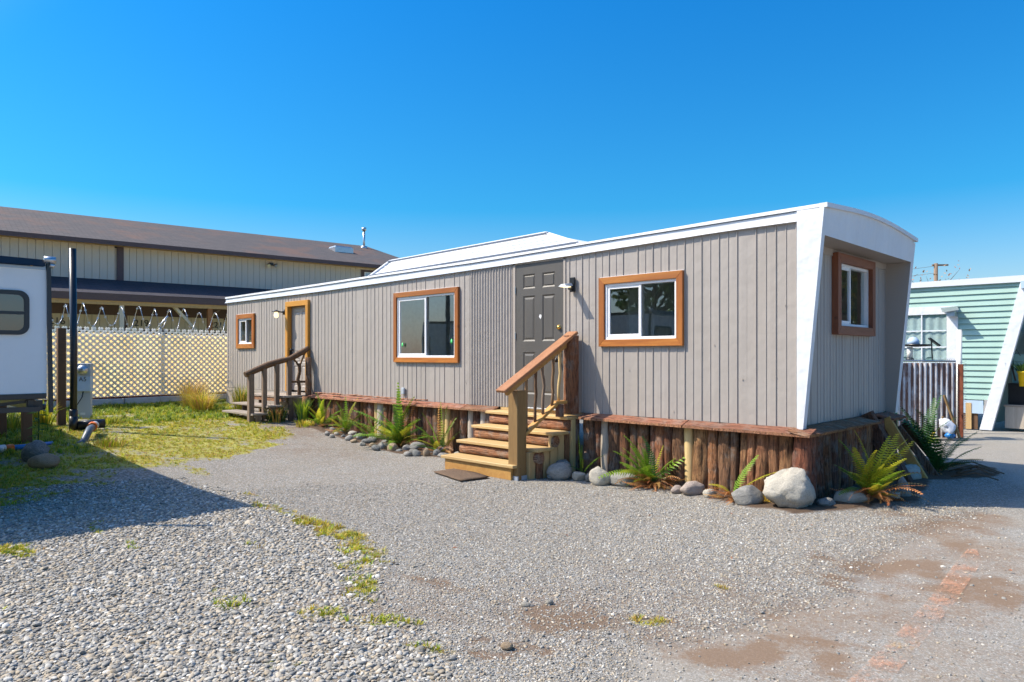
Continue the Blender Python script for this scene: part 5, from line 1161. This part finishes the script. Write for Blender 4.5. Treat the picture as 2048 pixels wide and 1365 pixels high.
while s_ < fl:
    m_ = MB(); m_.hexa([fp(s_, -.03, fz0), fp(s_, -.022, fz0), fp(min(fl, s_ + .6), -.022, fz0), fp(min(fl, s_ + .6), -.03, fz0), fp(s_, -.03, fz1 - .11), fp(s_, -.022, fz1 - .11), fp(min(fl, s_ + .6), -.022, fz1 - .11), fp(min(fl, s_ + .6), -.03, fz1 - .11)]); m_.build('backing_panel', M['yellow'], fe, fixn=True); s_ += .605
mb = MB(); mb.tube([fp(0, .03, fz0 - .0), fp(fl, .03, fz0 - .0)], .022, 8); mb.build('bottom_rail', M['rust'], fe)
for s_ in (.35, 3.05, 5.3): mb = MB(); mb.tube([fp(s_, -.08, .3), fp(s_, -.08, 2.2 if s_ > 1 else 2.0)], .03, 8); mb.build('fence_post', M['steel'], fe)
mb = MB(); mb.tube([fp(2.95, -.05, 2.08), fp(3.15, .1, 2.42)], .022, 8); mb.build('angled_arm', M['steel'], fe)
rzr = empty('razor_wire', 'loose silver razor wire coil running above the lattice fence', 'razor wire')
pts = []; n = 15 * 22
for i in range(n + 1):
    t = i / n; an = 2 * math.pi * 15 * t; s_ = t * fl + .03 * math.sin(i * .05); rr_ = .225 + .03 * math.sin(t * 31) 
    zc = 2.36 - .12 * max(0, t - .55); pts.append(fp(s_ - .10 * math.sin(an), -.03 + rr_ * math.sin(an) * .9, zc + rr_ * math.cos(an)))
mb = MB(); mb.tube(pts, .0065, 5); mb.build('wire_coil', M['steel'], rzr)
mb = MB()
for i in range(0, n, 4):
    p = Vector(pts[i]); mb.add([p + Vector((0, .028, .010)), p + Vector((0, -.028, -.010)), p + Vector((0, .012, -.022)), p + Vector((0, -.012, .022))], [(0, 2, 1, 3)])
o = mb.build('barb', M['steel'], rzr); o['kind'] = 'stuff'
s_ = 0; k = 0
cb = empty('concrete_curb', 'broken pale concrete curb along the foot of the lattice fence', 'curb')
while s_ < fl:
    L_ = rnd.uniform(.5, .9); m_ = MB(); m_.box((0, 0, 0), (L_ - .02, .16, .13), jit=.012); ang = math.atan2(fd.y, fd.x)
    m_.xf(Matrix.Translation(fp(s_, .10, .43)) @ Matrix.Rotation(ang, 4, 'Z')); m_.build('curb_block', M['concrete'], cb, .01); s_ += L_; k += 1

# ------------------------------------------------------------------ long two storey tan building behind
bl = empty('tan_building', 'long two storey tan building with brown trim and a brown shingle roof', 'building')
BD = Vector((.1045, .9945, 0)); BN = Vector((.9945, -.1045, 0)); BO = Vector((-22.21, 2.43, 0))
def bp(s_, d, z): p = BO + BD * s_ + BN * d; return (p.x, p.y, z)
def bbox(s0, s1, d0, d1, z0, z1, name, mat, parent=bl, z1b=None, uv=None):
    m_ = MB(); m_.hexa([bp(s0, d0, z0), bp(s0, d1, z0), bp(s1, d1, z0), bp(s1, d0, z0), bp(s0, d0, z1), bp(s0, d1, z1), bp(s1, d1, z1), bp(s1, d0, z1)]); return m_.build(name, M[mat] if isinstance(mat, str) else mat, parent, fixn=True)
S0, S1 = -16, 13.0
bbox(S0, S1, -9, -.06, .4, 5.5, 'wall_core', 'tan')
s_ = -9.0; b0 = None; u0 = None
while s_ < S1 - .1:
    if not (-1.12 < s_ + .12 < -.90):
        if b0 is None: b0 = bbox(s_ + .006, s_ + .238, -.06, .0, 4.2, 5.56, 'siding_board', 'tan'); bs0 = s_
        else: c = dup(b0, bl); c.location = BD * (s_ - bs0)
    s_ += .244
s_ = -9.0
while s_ < 5:
    if u0 is None: u0 = bbox(s_ + .006, s_ + .238, -.06, -.002, .4, 3.0, 'siding_board', 'tan'); us0 = s_
    else: c = dup(u0, bl); c.location = BD * (s_ - us0)
    s_ += .244
bbox(S0, 5, -.05, .03, 3.0, 3.45, 'wall_band', 'plum'); bbox(-1.12, -.90, -.05, .04, 4.15, 5.56, 'corner_board', 'plum'); bbox(-.95, -.78, -.05, .04, .4, 3.3, 'corner_board', 'plum')
bbox(8.85, 11.0, -.05, .035, 4.6, 5.45, 'window', 'plum').name = 'window_surround'
wfr = bbox(9.0, 10.9, -.04, .045, 4.7, 5.36, 'window', 'vinyl'); bbox(9.06, 10.84, -.03, .052, 4.76, 5.31, 'pane', 'bluebox', wfr)
rfm = MB(); ev, rg = (.45, 5.68), (-4.6, 7.35)
NS = 1
for a, b, e1 in ((S0, 11.6, 0),):
    q = [bp(S0, ev[0], ev[1]), bp(12.6, ev[0], ev[1]), bp(11.5, rg[0], rg[1]), bp(S0, rg[0], rg[1])]
    rfm.add(q, [(0, 1, 2, 3)]); L1, L2 = 28.6, 5.32; rfm.uv = [(0, 0), (L1, 0), (L1 - 1.1, L2), (0, L2)]
rf = rfm.build('roof', M['shingle'], bl)
m_ = MB(); m_.add([bp(12.6, ev[0], ev[1]), bp(12.6, -9.6, ev[1]), bp(11.5, rg[0], rg[1]), bp(S0, rg[0], rg[1]), bp(S0, -9.6, ev[1])], [(0, 1, 2), (2, 1, 4, 3)]); m_.build('roof', M['shingle'], bl)
bbox(S0, 12.62, .43, .47, 5.53, 5.69, 'fascia_board', 'plum'); bbox(S0, 12.6, -.06, .43, 5.54, 5.57, 'soffit', 'tanbeam')
sl = bbox(8.5, 9.45, -2.75, -1.95, 6.35, 6.72, 'skylight', 'steel', rf); bbox(8.55, 9.4, -2.7, -2.0, 6.721, 6.78, 'dome', 'bluebox', sl)
mb = MB(); mb.tube([bp(11.1, -4.0, 7.0), bp(11.1, -4.0, 8.05)], .06, 10); mb.tube([bp(11.1, -4.0, 8.05), bp(11.1, -4.0, 8.2)], .12, 10); mb.tube([bp(11.1, -4.0, 7.05), bp(11.1, -4.0, 7.22)], .17, 10); mb.build('flue', M['steel'], bl)
fl_ = bbox(4.58, 4.72, .0, .1, 5.30, 5.42, 'floodlight', 'black'); mb = MB(); mb.tube([bp(4.52, .1, 5.32), bp(4.48, .24, 5.26)], .07, 10); mb.tube([bp(4.78, .1, 5.32), bp(4.84, .24, 5.26)], .07, 10); mb.build('lamp_head', M['steel'], fl_)
pm = MB(); pm.add([bp(S0, 1.95, 3.62), bp(9, 1.95, 3.66), bp(9, .02, 4.3), bp(S0, .02, 4.3)], [(0, 1, 2, 3)]); pm.uv = [(0, 0), (25, 0), (25, 2), (0, 2)]; pm.build('porch_roof', M['shingle_dark'], bl)
bbox(S0, 9, 1.93, 1.97, 3.40, 3.63, 'fascia_board', 'plum'); bbox(S0, 9, .03, 1.93, 3.37, 3.41, 'soffit', 'tanbeam'); bbox(S0, 9, 1.78, 1.92, 3.26, 3.37, 'beam', 'tanbeam')
bbox(-1.38, -1.24, 1.75, 1.89, .4, 3.3, 'porch_post', 'tan'); bbox(1.55, 1.72, 1.75, 1.9, .4, 3.3, 'porch_post', 'orangepost')
mb = MB(); mb.bar(bp(.35, 1.8, 3.35), bp(1.35, 1.5, 2.3), .12, .1); mb.build('brace', M['tan'], bl); mb = MB(); mb.bar(bp(1.65, 1.8, 2.9), bp(2.1, 1.85, 3.35), .07, .08); mb.bar(bp(2.5, .8, 2.9), bp(2.9, 1.0, 3.35), .07, .08); mb.build('brace', M['brown_z'], bl)
BR = Matrix(((BD.x, 0, BN.x, 0), (BD.y, 0, BN.y, 0), (0, 1, 0, 0), (0, 0, 0, 1)))
for s_, t_ in ((-3.0, '216'), (-.30, '219'), (2.42, '221')): text(t_, .34, Matrix.Translation(bp(s_, .02, 2.62)) @ BR, 'textblack', bl, 'door_number', .01)
for s_ in (-3.0, -.1, 2.5): bbox(s_ - .3, s_ + .9, -.05, .01, .4, 2.5, 'door', 'plum')

# ------------------------------------------------------------------ mint green trailer and its clutter
gt = empty('mint_trailer', 'mint green clapboard trailer with a white slanted corner post and white window', 'mobile home')
GY = 9.6
def gxr(z): return 3.36 + (z - .04) / 2.9 * .66
zg = .62; zc = zg; k = 0
while zc < 2.93:
    h = .118; m_ = MB(); z1 = min(zc + h, 2.95); xr0, xr1 = gxr(zc) - .08, gxr(z1) - .08
    spans = [(-3.0, None)]
    if zc + h > 1.36 and zc < 2.36: spans = [(-3.0, 1.0), (3.0 - .14, None)]
    for a, b in spans:
        r0, r1 = (xr0, xr1) if b is None else (b, b)
        m_.add([(a, GY - .034, zc), (r0, GY - .034, zc), (r1, GY - .004, z1), (a, GY - .004, z1), (a, GY, zc), (r0, GY, zc)], [(0, 1, 2, 3), (4, 5, 1, 0)])
    m_.build('clapboard', M['mint'], gt); zc += h; k += 1
B((-3, GY, .5), (3.0, GY + .05, 2.95), 'wall_core', M['mintshade'], gt, 0); B((3.01, GY - .0, .5), (3.30, GY + .05, 2.0), 'wall_core', M['mintshade'], gt, 0)
m_ = MB(); m_.hexa([(gxr(.04) - .12, GY - .07, .02), (gxr(.04) + .09, GY - .07, .02), (gxr(.04) + .09, GY + .06, .02), (gxr(.04) - .12, GY + .06, .02), (gxr(2.97) - .1, GY - .07, 2.97), (gxr(2.97) + .1, GY - .07, 2.97), (gxr(2.97) + .1, GY + .06, 2.97), (gxr(2.97) - .1, GY + .06, 2.97)]); m_.build('corner_post', M['white'], gt, fixn=True)
m_ = MB(); m_.hexa([(-3, GY - .08, 2.95), (4.15, GY - .08, 2.93), (4.15, GY + 3, 2.93), (-3, GY + 3, 2.95), (-3, GY - .08, 3.03), (4.15, GY - .08, 3.06), (4.15, GY + 3, 3.06), (-3, GY + 3, 3.06)]); m_.build('roof_edge', M['roofwhite'], gt, fixn=True)
B((3.93, GY - .12, 2.80), (4.08, GY - .07, 2.95), 'metal_patch', M['bluebox'], gt)
B((-3, GY - .02, .02), (3.2, GY + .02, .5), 'skirt_board', M['brown_z'], gt, 0); B((2.95, GY - .05, .34), (3.3, GY - .02, .60), 'skirt_board', M['bluebox'], gt, 0)
B((3.0, GY - .06, .02), (3.10, GY - .03, .55), 'skirt_board', M['pine_z'], gt, 0)
gw = B((.95, GY - .05, 1.18), (2.86, GY - .01, 1.36), 'window', M['white'], gt); 
B((2.66, GY - .05, 1.36), (2.86, GY - .01, 2.36), 'window_frame', M['white'], gw); B((1.62, GY - .05, 1.36), (1.74, GY - .01, 2.36), 'window_frame', M['white'], gw)
B((.95, GY - .06, 2.36), (2.86, GY - .01, 2.52), 'window_head', M['white'], gw)
for a, b, cur in ((.97, 1.62, 0), (1.75, 2.65, 1)):
    g = MB(); g.quad((a, GY - .035, 1.36), (b, GY - .035, 1.36), (b, GY - .035, 2.36), (a, GY - .035, 2.36)); g.build('pane', M['glass'], gw)
    for z in (1.68, 2.02): B((a, GY - .05, z - .012), (b, GY - .036, z + .012), 'glazing_bar', M['white'], gw, 0)
    B(((a + b) / 2 - .012, GY - .051, 1.36), ((a + b) / 2 + .012, GY - .037, 2.36), 'glazing_bar', M['white'], gw, 0)
    if cur:
        m_ = MB(); n = 40
        for i in range(n):
            u, v = a + (b - a) * i / n, a + (b - a) * (i + 1) / n; m_.quad((u, GY - .015 + .009 * math.sin(i * .9), 1.40 + .08 * math.sin(i * .3)), (v, GY - .015 + .009 * math.sin((i + 1) * .9), 1.40 + .08 * math.sin((i + 1) * .3)), (v, GY - .015 + .009 * math.sin((i + 1) * .9), 2.3), (u, GY - .015 + .009 * math.sin(i * .9), 2.3))
        m_.build('curtain', M['curtain'], gw)
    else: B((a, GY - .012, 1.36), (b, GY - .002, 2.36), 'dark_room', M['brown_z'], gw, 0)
mb = MB(); mb.add([(2.55, GY - .06, 2.50), (2.85, GY - .06, 2.52), (2.95, GY - .36, 2.42), (2.66, GY - .36, 2.38)], [(0, 1, 2, 3)]); mb.box((2.72, GY - .3, 2.30), (2.86, GY - .04, 2.40)); mb.build('lamp_hood', M['steel'], gt)
# end wall of the mint trailer running back
m_ = MB(); m_.quad((3.30, GY + .06, .1), (3.45, GY + 2.4, .1), (3.95, GY + 2.4, 2.92), (3.8, GY + .06, 2.92)); m_.build('end_wall', M['mintshade'], gt)
mb = MB(); mb.lathe([(0, 0), (.06, .01), (.07, .06), (.04, .12), (0, .13)], (4.02, GY + .3, 2.28), 10); mb.build('pink_float', M['orangeplastic'], gt) if False else None
sh = empty('grey_shed', 'pale green grey shed with a dark fascia at the right edge', 'shed')
B((4.1, 10.6, .05), (6.2, 12.2, 1.95), 'wall', M['mintshade'], sh); B((4.02, 10.45, 1.95), (6.4, 12.3, 2.12), 'fascia_board', M['plum'], sh); B((3.75, 11.2, 2.12), (6, 12.3, 2.75), 'upper_wall', M['white'], sh)
for i in range(5): B((3.80 + i * .28, 11.17, 2.16), (3.93 + i * .28, 11.199, 2.72), 'batten', M['white'], sh, 0)
for i, z in enumerate((.9, 1.06, 1.22, 1.38)): B((3.62, 10.50, z), (4.08, 10.56, z + .15), 'back_board', M['mint'], sh)
cf = empty('corrugated_fence', 'rusty corrugated metal sheet fence in front of the mint green trailer', 'fence')
CA, CB = Vector((1.6, 6.35, 0)), Vector((3.30, 7.44, 0)); cd = (CB - CA).normalized(); cl = (CB - CA).length; cn = Vector((cd.y, -cd.x, 0))
def cp_(s_, d, z): p = CA + cd * s_ + cn * d; return (p.x, p.y, z)
s0 = 0; per = .088
while s0 < cl - .05:
    s1 = min(cl, s0 + per * 7); m_ = MB(); n = int((s1 - s0) / .011)
    for i in range(n + 1):
        s_ = s0 + (s1 - s0) * i / n; d = .02 * math.sin(2 * math.pi * s_ / per); m_.v += [cp_(s_, d, .0 + .01 * math.sin(s0 * 7)), cp_(s_, d, 1.37)]
    for i in range(n): m_.f.append((2 * i, 2 * i + 2, 2 * i + 3, 2 * i + 1)); m_.mi.append(1 if math.sin(2 * math.pi * (s0 + (s1 - s0) * (i + .5) / n) / per) < -.1 else 0); m_.sm.append(True)
    m_.build('metal_sheet', [M['corr'], M['corr_rust']], cf); s0 = s1
mb = MB(); mb.tube([cp_(cl - 1.0, .045, 0), cp_(cl - 1.0, .045, 1.62)], .025, 8); mb.build('fence_post', M['greenpaint'], cf)
mb = MB(); mb.tube([cp_(0, -.03, 1.43), cp_(cl, -.03, 1.40)], .016, 8); mb.build('top_rail', M['steel'], cf)
mb = MB()
for i in range(56):
    s_ = cl * i / 56; mb.bar(cp_(s_, -.03, 1.33), cp_(s_ + .06, -.03, 1.45), .004, .004); mb.bar(cp_(s_ + .06, -.03, 1.33), cp_(s_, -.03, 1.45), .004, .004)
o = mb.build('chain_link', M['steel'], cf); o['kind'] = 'stuff'
mb = MB()
for i in range(30):
    z = .05 + i * .045; mb.bar((3.31, 7.45, z), (3.42, 7.62, z + .05), .004, .004); mb.bar((3.42, 7.62, z), (3.31, 7.45, z + .05), .004, .004)
o = mb.build('chain_link', M['steel'], cf); o['kind'] = 'stuff'
B((3.315, 7.47, .0), (3.40, 7.50, 1.35), 'side_strip', M['rust'], cf)
pl_ = MB(); pl_.tube([(3.08, 8.6, 0), (3.10, 8.6, 1.98)], .045, 12); pl_.lathe([(.045, 0), (.04, .02), (0, .022)], (3.10, 8.6, 1.98)); tag(pl_.build('white_pipe', M['whitepvc']), 'white plastic pipe standing upright in front of the mint green siding', 'pipe')
bb = empty('bird_feeder', 'ragged bird feeder with a lantern on top of the corrugated fence', 'bird feeder')
mb = MB(); mb.tube([(2.62, 7.18, 1.40), (2.62, 7.18, 1.46)], .07, 8); mb.build('base', M['black'], bb); mb = MB(); mb.tube([(2.62, 7.18, 1.46), (2.62, 7.18, 1.66)], .05, 8); mb.build('lantern', M['whitepvc'], bb)
mb = MB(); mb.lathe([(.02, 0), (.22, .015), (.24, .05), (.2, .04), (0, .02)], (2.72, 7.25, 1.66), 14); mb.build('tray', M['black'], bb); mb = MB(); mb.bar((2.93, 7.42, 1.40), (2.91, 7.42, 1.78), .02, .02); mb.bar((2.88, 7.40, 1.82), (3.02, 7.5, 1.68), .09, .03); mb.build('solar_lamp', M['black'], bb)
mb = MB(); mb.lathe([(.0, 0), (.11, .01), (.10, .08), (.06, .13), (0, .15)], (2.66, 7.24, 1.70), 9); mb.build('cloth', M['bluebox'], bb)
def plank(name, a, b, w_, t_, mat, label, up=(0, 0, 1)):
    m_ = MB(); m_.bar(a, b, w_, t_, up); return tag(m_.build(name, M[mat], None, .004), label, 'plank')
plank('leaning_plank', (3.40, 7.28, .02), (3.16, 7.22, .80), .09, .03, 'treated_z', 'brown board leaning on the right end of the corrugated fence', (1, 0, 0))
plank('leaning_plank', (3.26, 7.22, .02), (3.14, 7.20, .42), .06, .03, 'treated_z', 'short brown stick beside the plastic bag at the metal fence', (1, 0, 0))
plank('flat_board', (3.05, 6.95, .03), (3.48, 7.34, .03), .10, .04, 'grey_x', 'flat board lying on the ground below the plastic bag')
bg_ = empty('plastic_bag', 'crumpled pale plastic bag with blue stuff at the metal fence corner', 'bag')
mb = MB(); bm_ = rock_mesh(77, .6, 3, 1); bm_.materials.append(M['bag']); o = bpy.data.objects.new('bag', bm_); COL.objects.link(o); o.parent = bg_; o.location = (3.22, 7.16, .25); o.scale = (.28, .24, .30)
bm_ = rock_mesh(78, .6, 2, 1); bm_.materials.append(M['blueplastic']); o = bpy.data.objects.new('blue_wrapper', bm_); COL.objects.link(o); o.parent = bg_; o.location = (3.27, 7.13, .10); o.scale = (.17, .15, .12)
mb = MB(); mb.bar((3.00, 6.98, .06), (3.07, 7.02, .16), .025, .02); tag(mb.build('yellow_tool', M['yellowpot']), 'small yellow orange handle poking out beside the plastic bag', 'handle')
pb = empty('planter_box', 'weathered pinkish grey planter box under the yellow flower pot', 'planter')
B((3.62, 9.80, .06), (4.02, 10.2, .52), 'box', M['peeled_grey'], pb); B((4.03, 9.84, .06), (4.07, 10.2, .55), 'side_board', M['bark_tan'], pb); B((3.60, 9.785, .49), (4.02, 9.80, .53), 'rim', M['grey_x'], pb)
B((3.64, 10.0, .52), (4.0, 10.35, .95), 'black_crate', M['black'], None); tag(bpy.data.objects['black_crate'], 'black crate standing on the weathered planter box', 'crate')
yp = empty('yellow_pot', 'bright yellow flower pot with trailing leaves hanging above the planter box', 'flower pot')
mb = MB(); mb.lathe([(0, 0), (.07, .0), (.10, .27), (.115, .27), (.11, .30), (.09, .29), (.07, .05)], (3.93, 9.78, .90), 14); mb.build('pot', M['yellowpot'], yp)
o = blade_mesh(60, .26, .22, .03, 31, 1, 1.2).build('foliage', M['leafy'], yp); o.location = (3.90, 9.78, 1.16)
mb = MB(); mb.tube([(3.86, 9.9, 1.5), (3.80, 9.85, 1.62), (3.74, 9.85, 1.5), (3.76, 9.85, 1.1)], .008, 5); mb.tube([(3.62, 9.95, 1.7), (3.78, 9.9, 1.0)], .018, 6); mb.build('hanger', M['black'], yp)
# vine in front of the mint window
vn = empty('climbing_vine', 'thin yellow green vine climbing in front of the white window', 'vine')
branch((2.1, 7.0, .1), (2.02, 7.02, 2.0), .008, 'stem', vn, 'fern_dark', .05, 9, 10)
for i in range(26):
    lf = MB(); lf.add([(0, 0, 0), (.022, .03, .01), (0, .07, 0), (-.022, .03, .01)], [(0, 1, 2, 3)])
    p = (2.05 + rnd.uniform(-.13, .13), 7.0 + rnd.uniform(-.05, .05), rnd.uniform(1.3, 2.05))
    if i == 0: l0 = lf.build('leaf', M['fern_yellow'], vn); l0.location = p
    else: dup(l0, vn, p, (rnd.uniform(-1, 1), rnd.uniform(-1, 1), rnd.uniform(0, 6)), (1.3, 1.3, 1.3))

# leaning planks and branches at the end of the bed
plank('leaning_log', (3.98, 2.05, -.02), (3.56, 1.95, .80), .16, .12, 'bark_dark', 'dark bark covered slab leaning on the corner of the end skirting', (0, 1, 0))
plank('leaning_plank', (4.06, 2.45, -.02), (3.64, 2.42, .72), .12, .05, 'treated_y', 'golden brown plank leaning under the end ledge', (0, 1, 0))
plank('leaning_plank', (4.10, 3.35, -.02), (3.66, 3.1, .62), .10, .05, 'brown_z', 'dark brown plank leaning furthest back at the bed end', (0, 1, 0))
plank('leaning_plank', (4.14, 2.75, -.02), (3.70, 2.72, .60), .08, .05, 'bark_dark', 'thin dark plank leaning between the golden plank and the dark fern', (0, 1, 0))
for i in range(9):
    x, y = 4.15 + rnd.uniform(-.1, .2), 3.0 + rnd.uniform(-.5, .6); a = rnd.uniform(.2, 1.3)
    mb = MB(); mb.tube([(x, y, .05), (x + .25 * math.cos(a), y + .25 * math.sin(a), .09 + rnd.uniform(0, .05)), (x + .5 * math.cos(a + .3), y + .5 * math.sin(a + .3), .03)], .008, 5)
    tag(mb.build('twig', M['brown_z']), 'thin dark twig lying on the shaded soil at the bed end', 'twig', 'dark twigs at the bed end')

# utility pole and wires, distant growth
up_ = empty('utility_pole', 'distant wooden utility pole with a short crossarm beyond the mint trailer', 'utility pole')
mb = MB(); mb.tube([(-9.97, 60.7, 0), (-9.97, 60.7, 9.3)], .16, 8); mb.build('pole', M['grey_z'], up_); mb = MB(); mb.bar((-10.2, 60.5, 9.15), (-9.2, 61.3, 9.15), .12, .14); mb.build('crossarm', M['grey_z'], up_)
for k, (z, dz) in enumerate(((9.1, .4), (8.5, .3))):
    pts = [(-9.97 + (-60 - -9.97) * t, 60.7 + 12 * t, z - dz * 4 * t * (1 - t) - .6 * t) for t in np.linspace(0, 1, 16)]
    mb = MB(); mb.tube(pts, .018, 4, 0, False); mb.build('wire', M['black'], up_)
def tree(name, label, x, y, hgt, rad, nl, leaf, mats, trunk=.16, seed=1, zc=.62, group=None, z0=0):
    t = empty(name, label, 'tree', group=group); rr_ = random.Random(seed); m_ = MB()
    m_.tube([(x, y, z0), (x + .1, y, z0 + hgt * .35), (x - .05, y + .1, z0 + hgt * .8)], [trunk, trunk * .7, trunk * .2], 8)
    tips = []
    for i in range(14):
        a = rr_.uniform(0, 6.28); h = rr_.uniform(.3, .75); e = Vector((x + math.cos(a) * rad * rr_.uniform(.5, .95), y + math.sin(a) * rad * rr_.uniform(.5, .95), z0 + hgt * min(.97, h + rr_.uniform(.1, .35)))); s_ = Vector((x, y, z0 + hgt * h))
        m_.tube([s_, s_.lerp(e, .5) + Vector((0, 0, .1)), e], [trunk * .35, trunk * .2, trunk * .05], 5); tips += [e, s_.lerp(e, .6), s_.lerp(e, .8)]
    m_.build('trunk', M['brown_z'], t); c = MB()
    for i in range(nl):
        b = rr_.choice(tips); p = b + Vector((rr_.gauss(0, 1), rr_.gauss(0, 1), rr_.gauss(0, .8))) * rad * .2
        u = Vector((rr_.gauss(0, 1), rr_.gauss(0, 1), rr_.gauss(0, 1))).normalized(); v = u.orthogonal().normalized(); l = leaf * rr_.uniform(.6, 1.3)
        c.add([p - u * l, p + v * l * .5, p + u * l, p - v * l * .5], [(0, 1, 2, 3)], rr_.randrange(len(mats)))
    c.build('crown', [M[k] for k in mats], t); return t
tree('budding_tree', 'sparse budding pinkish tree top just above the mint trailer roof', -1.2, 24.5, 5.2, 1.4, 420, .05, ['fern_dead', 'branch'], .07, 5)
# things on the other side of the lane, seen in the window reflections
tree('broadleaf_tree', 'yellow green leafy tree across the lane right of the yard', 8.4, 15.0, 6.0, 2.4, 5000, .16, ['fern_yellow', 'leafy', 'fern_dark'], .2, 8)
tree('broadleaf_tree', 'second yellow green tree across the lane further right', 10.6, 17.0, 6.5, 2.8, 5000, .16, ['fern_yellow', 'leafy', 'fern'], .2, 9)
for i in range(7): tree('far_tree', 'green tree standing behind the camper beyond the yard', -22 + i * 5.2 + rnd.uniform(-1, 1), -24 - (i % 3) * 3, 8 + rnd.uniform(0, 3), 3.4, 2600, .32, ['leafy', 'fern_dark'], .3, 20 + i, group='green trees beyond the camper')
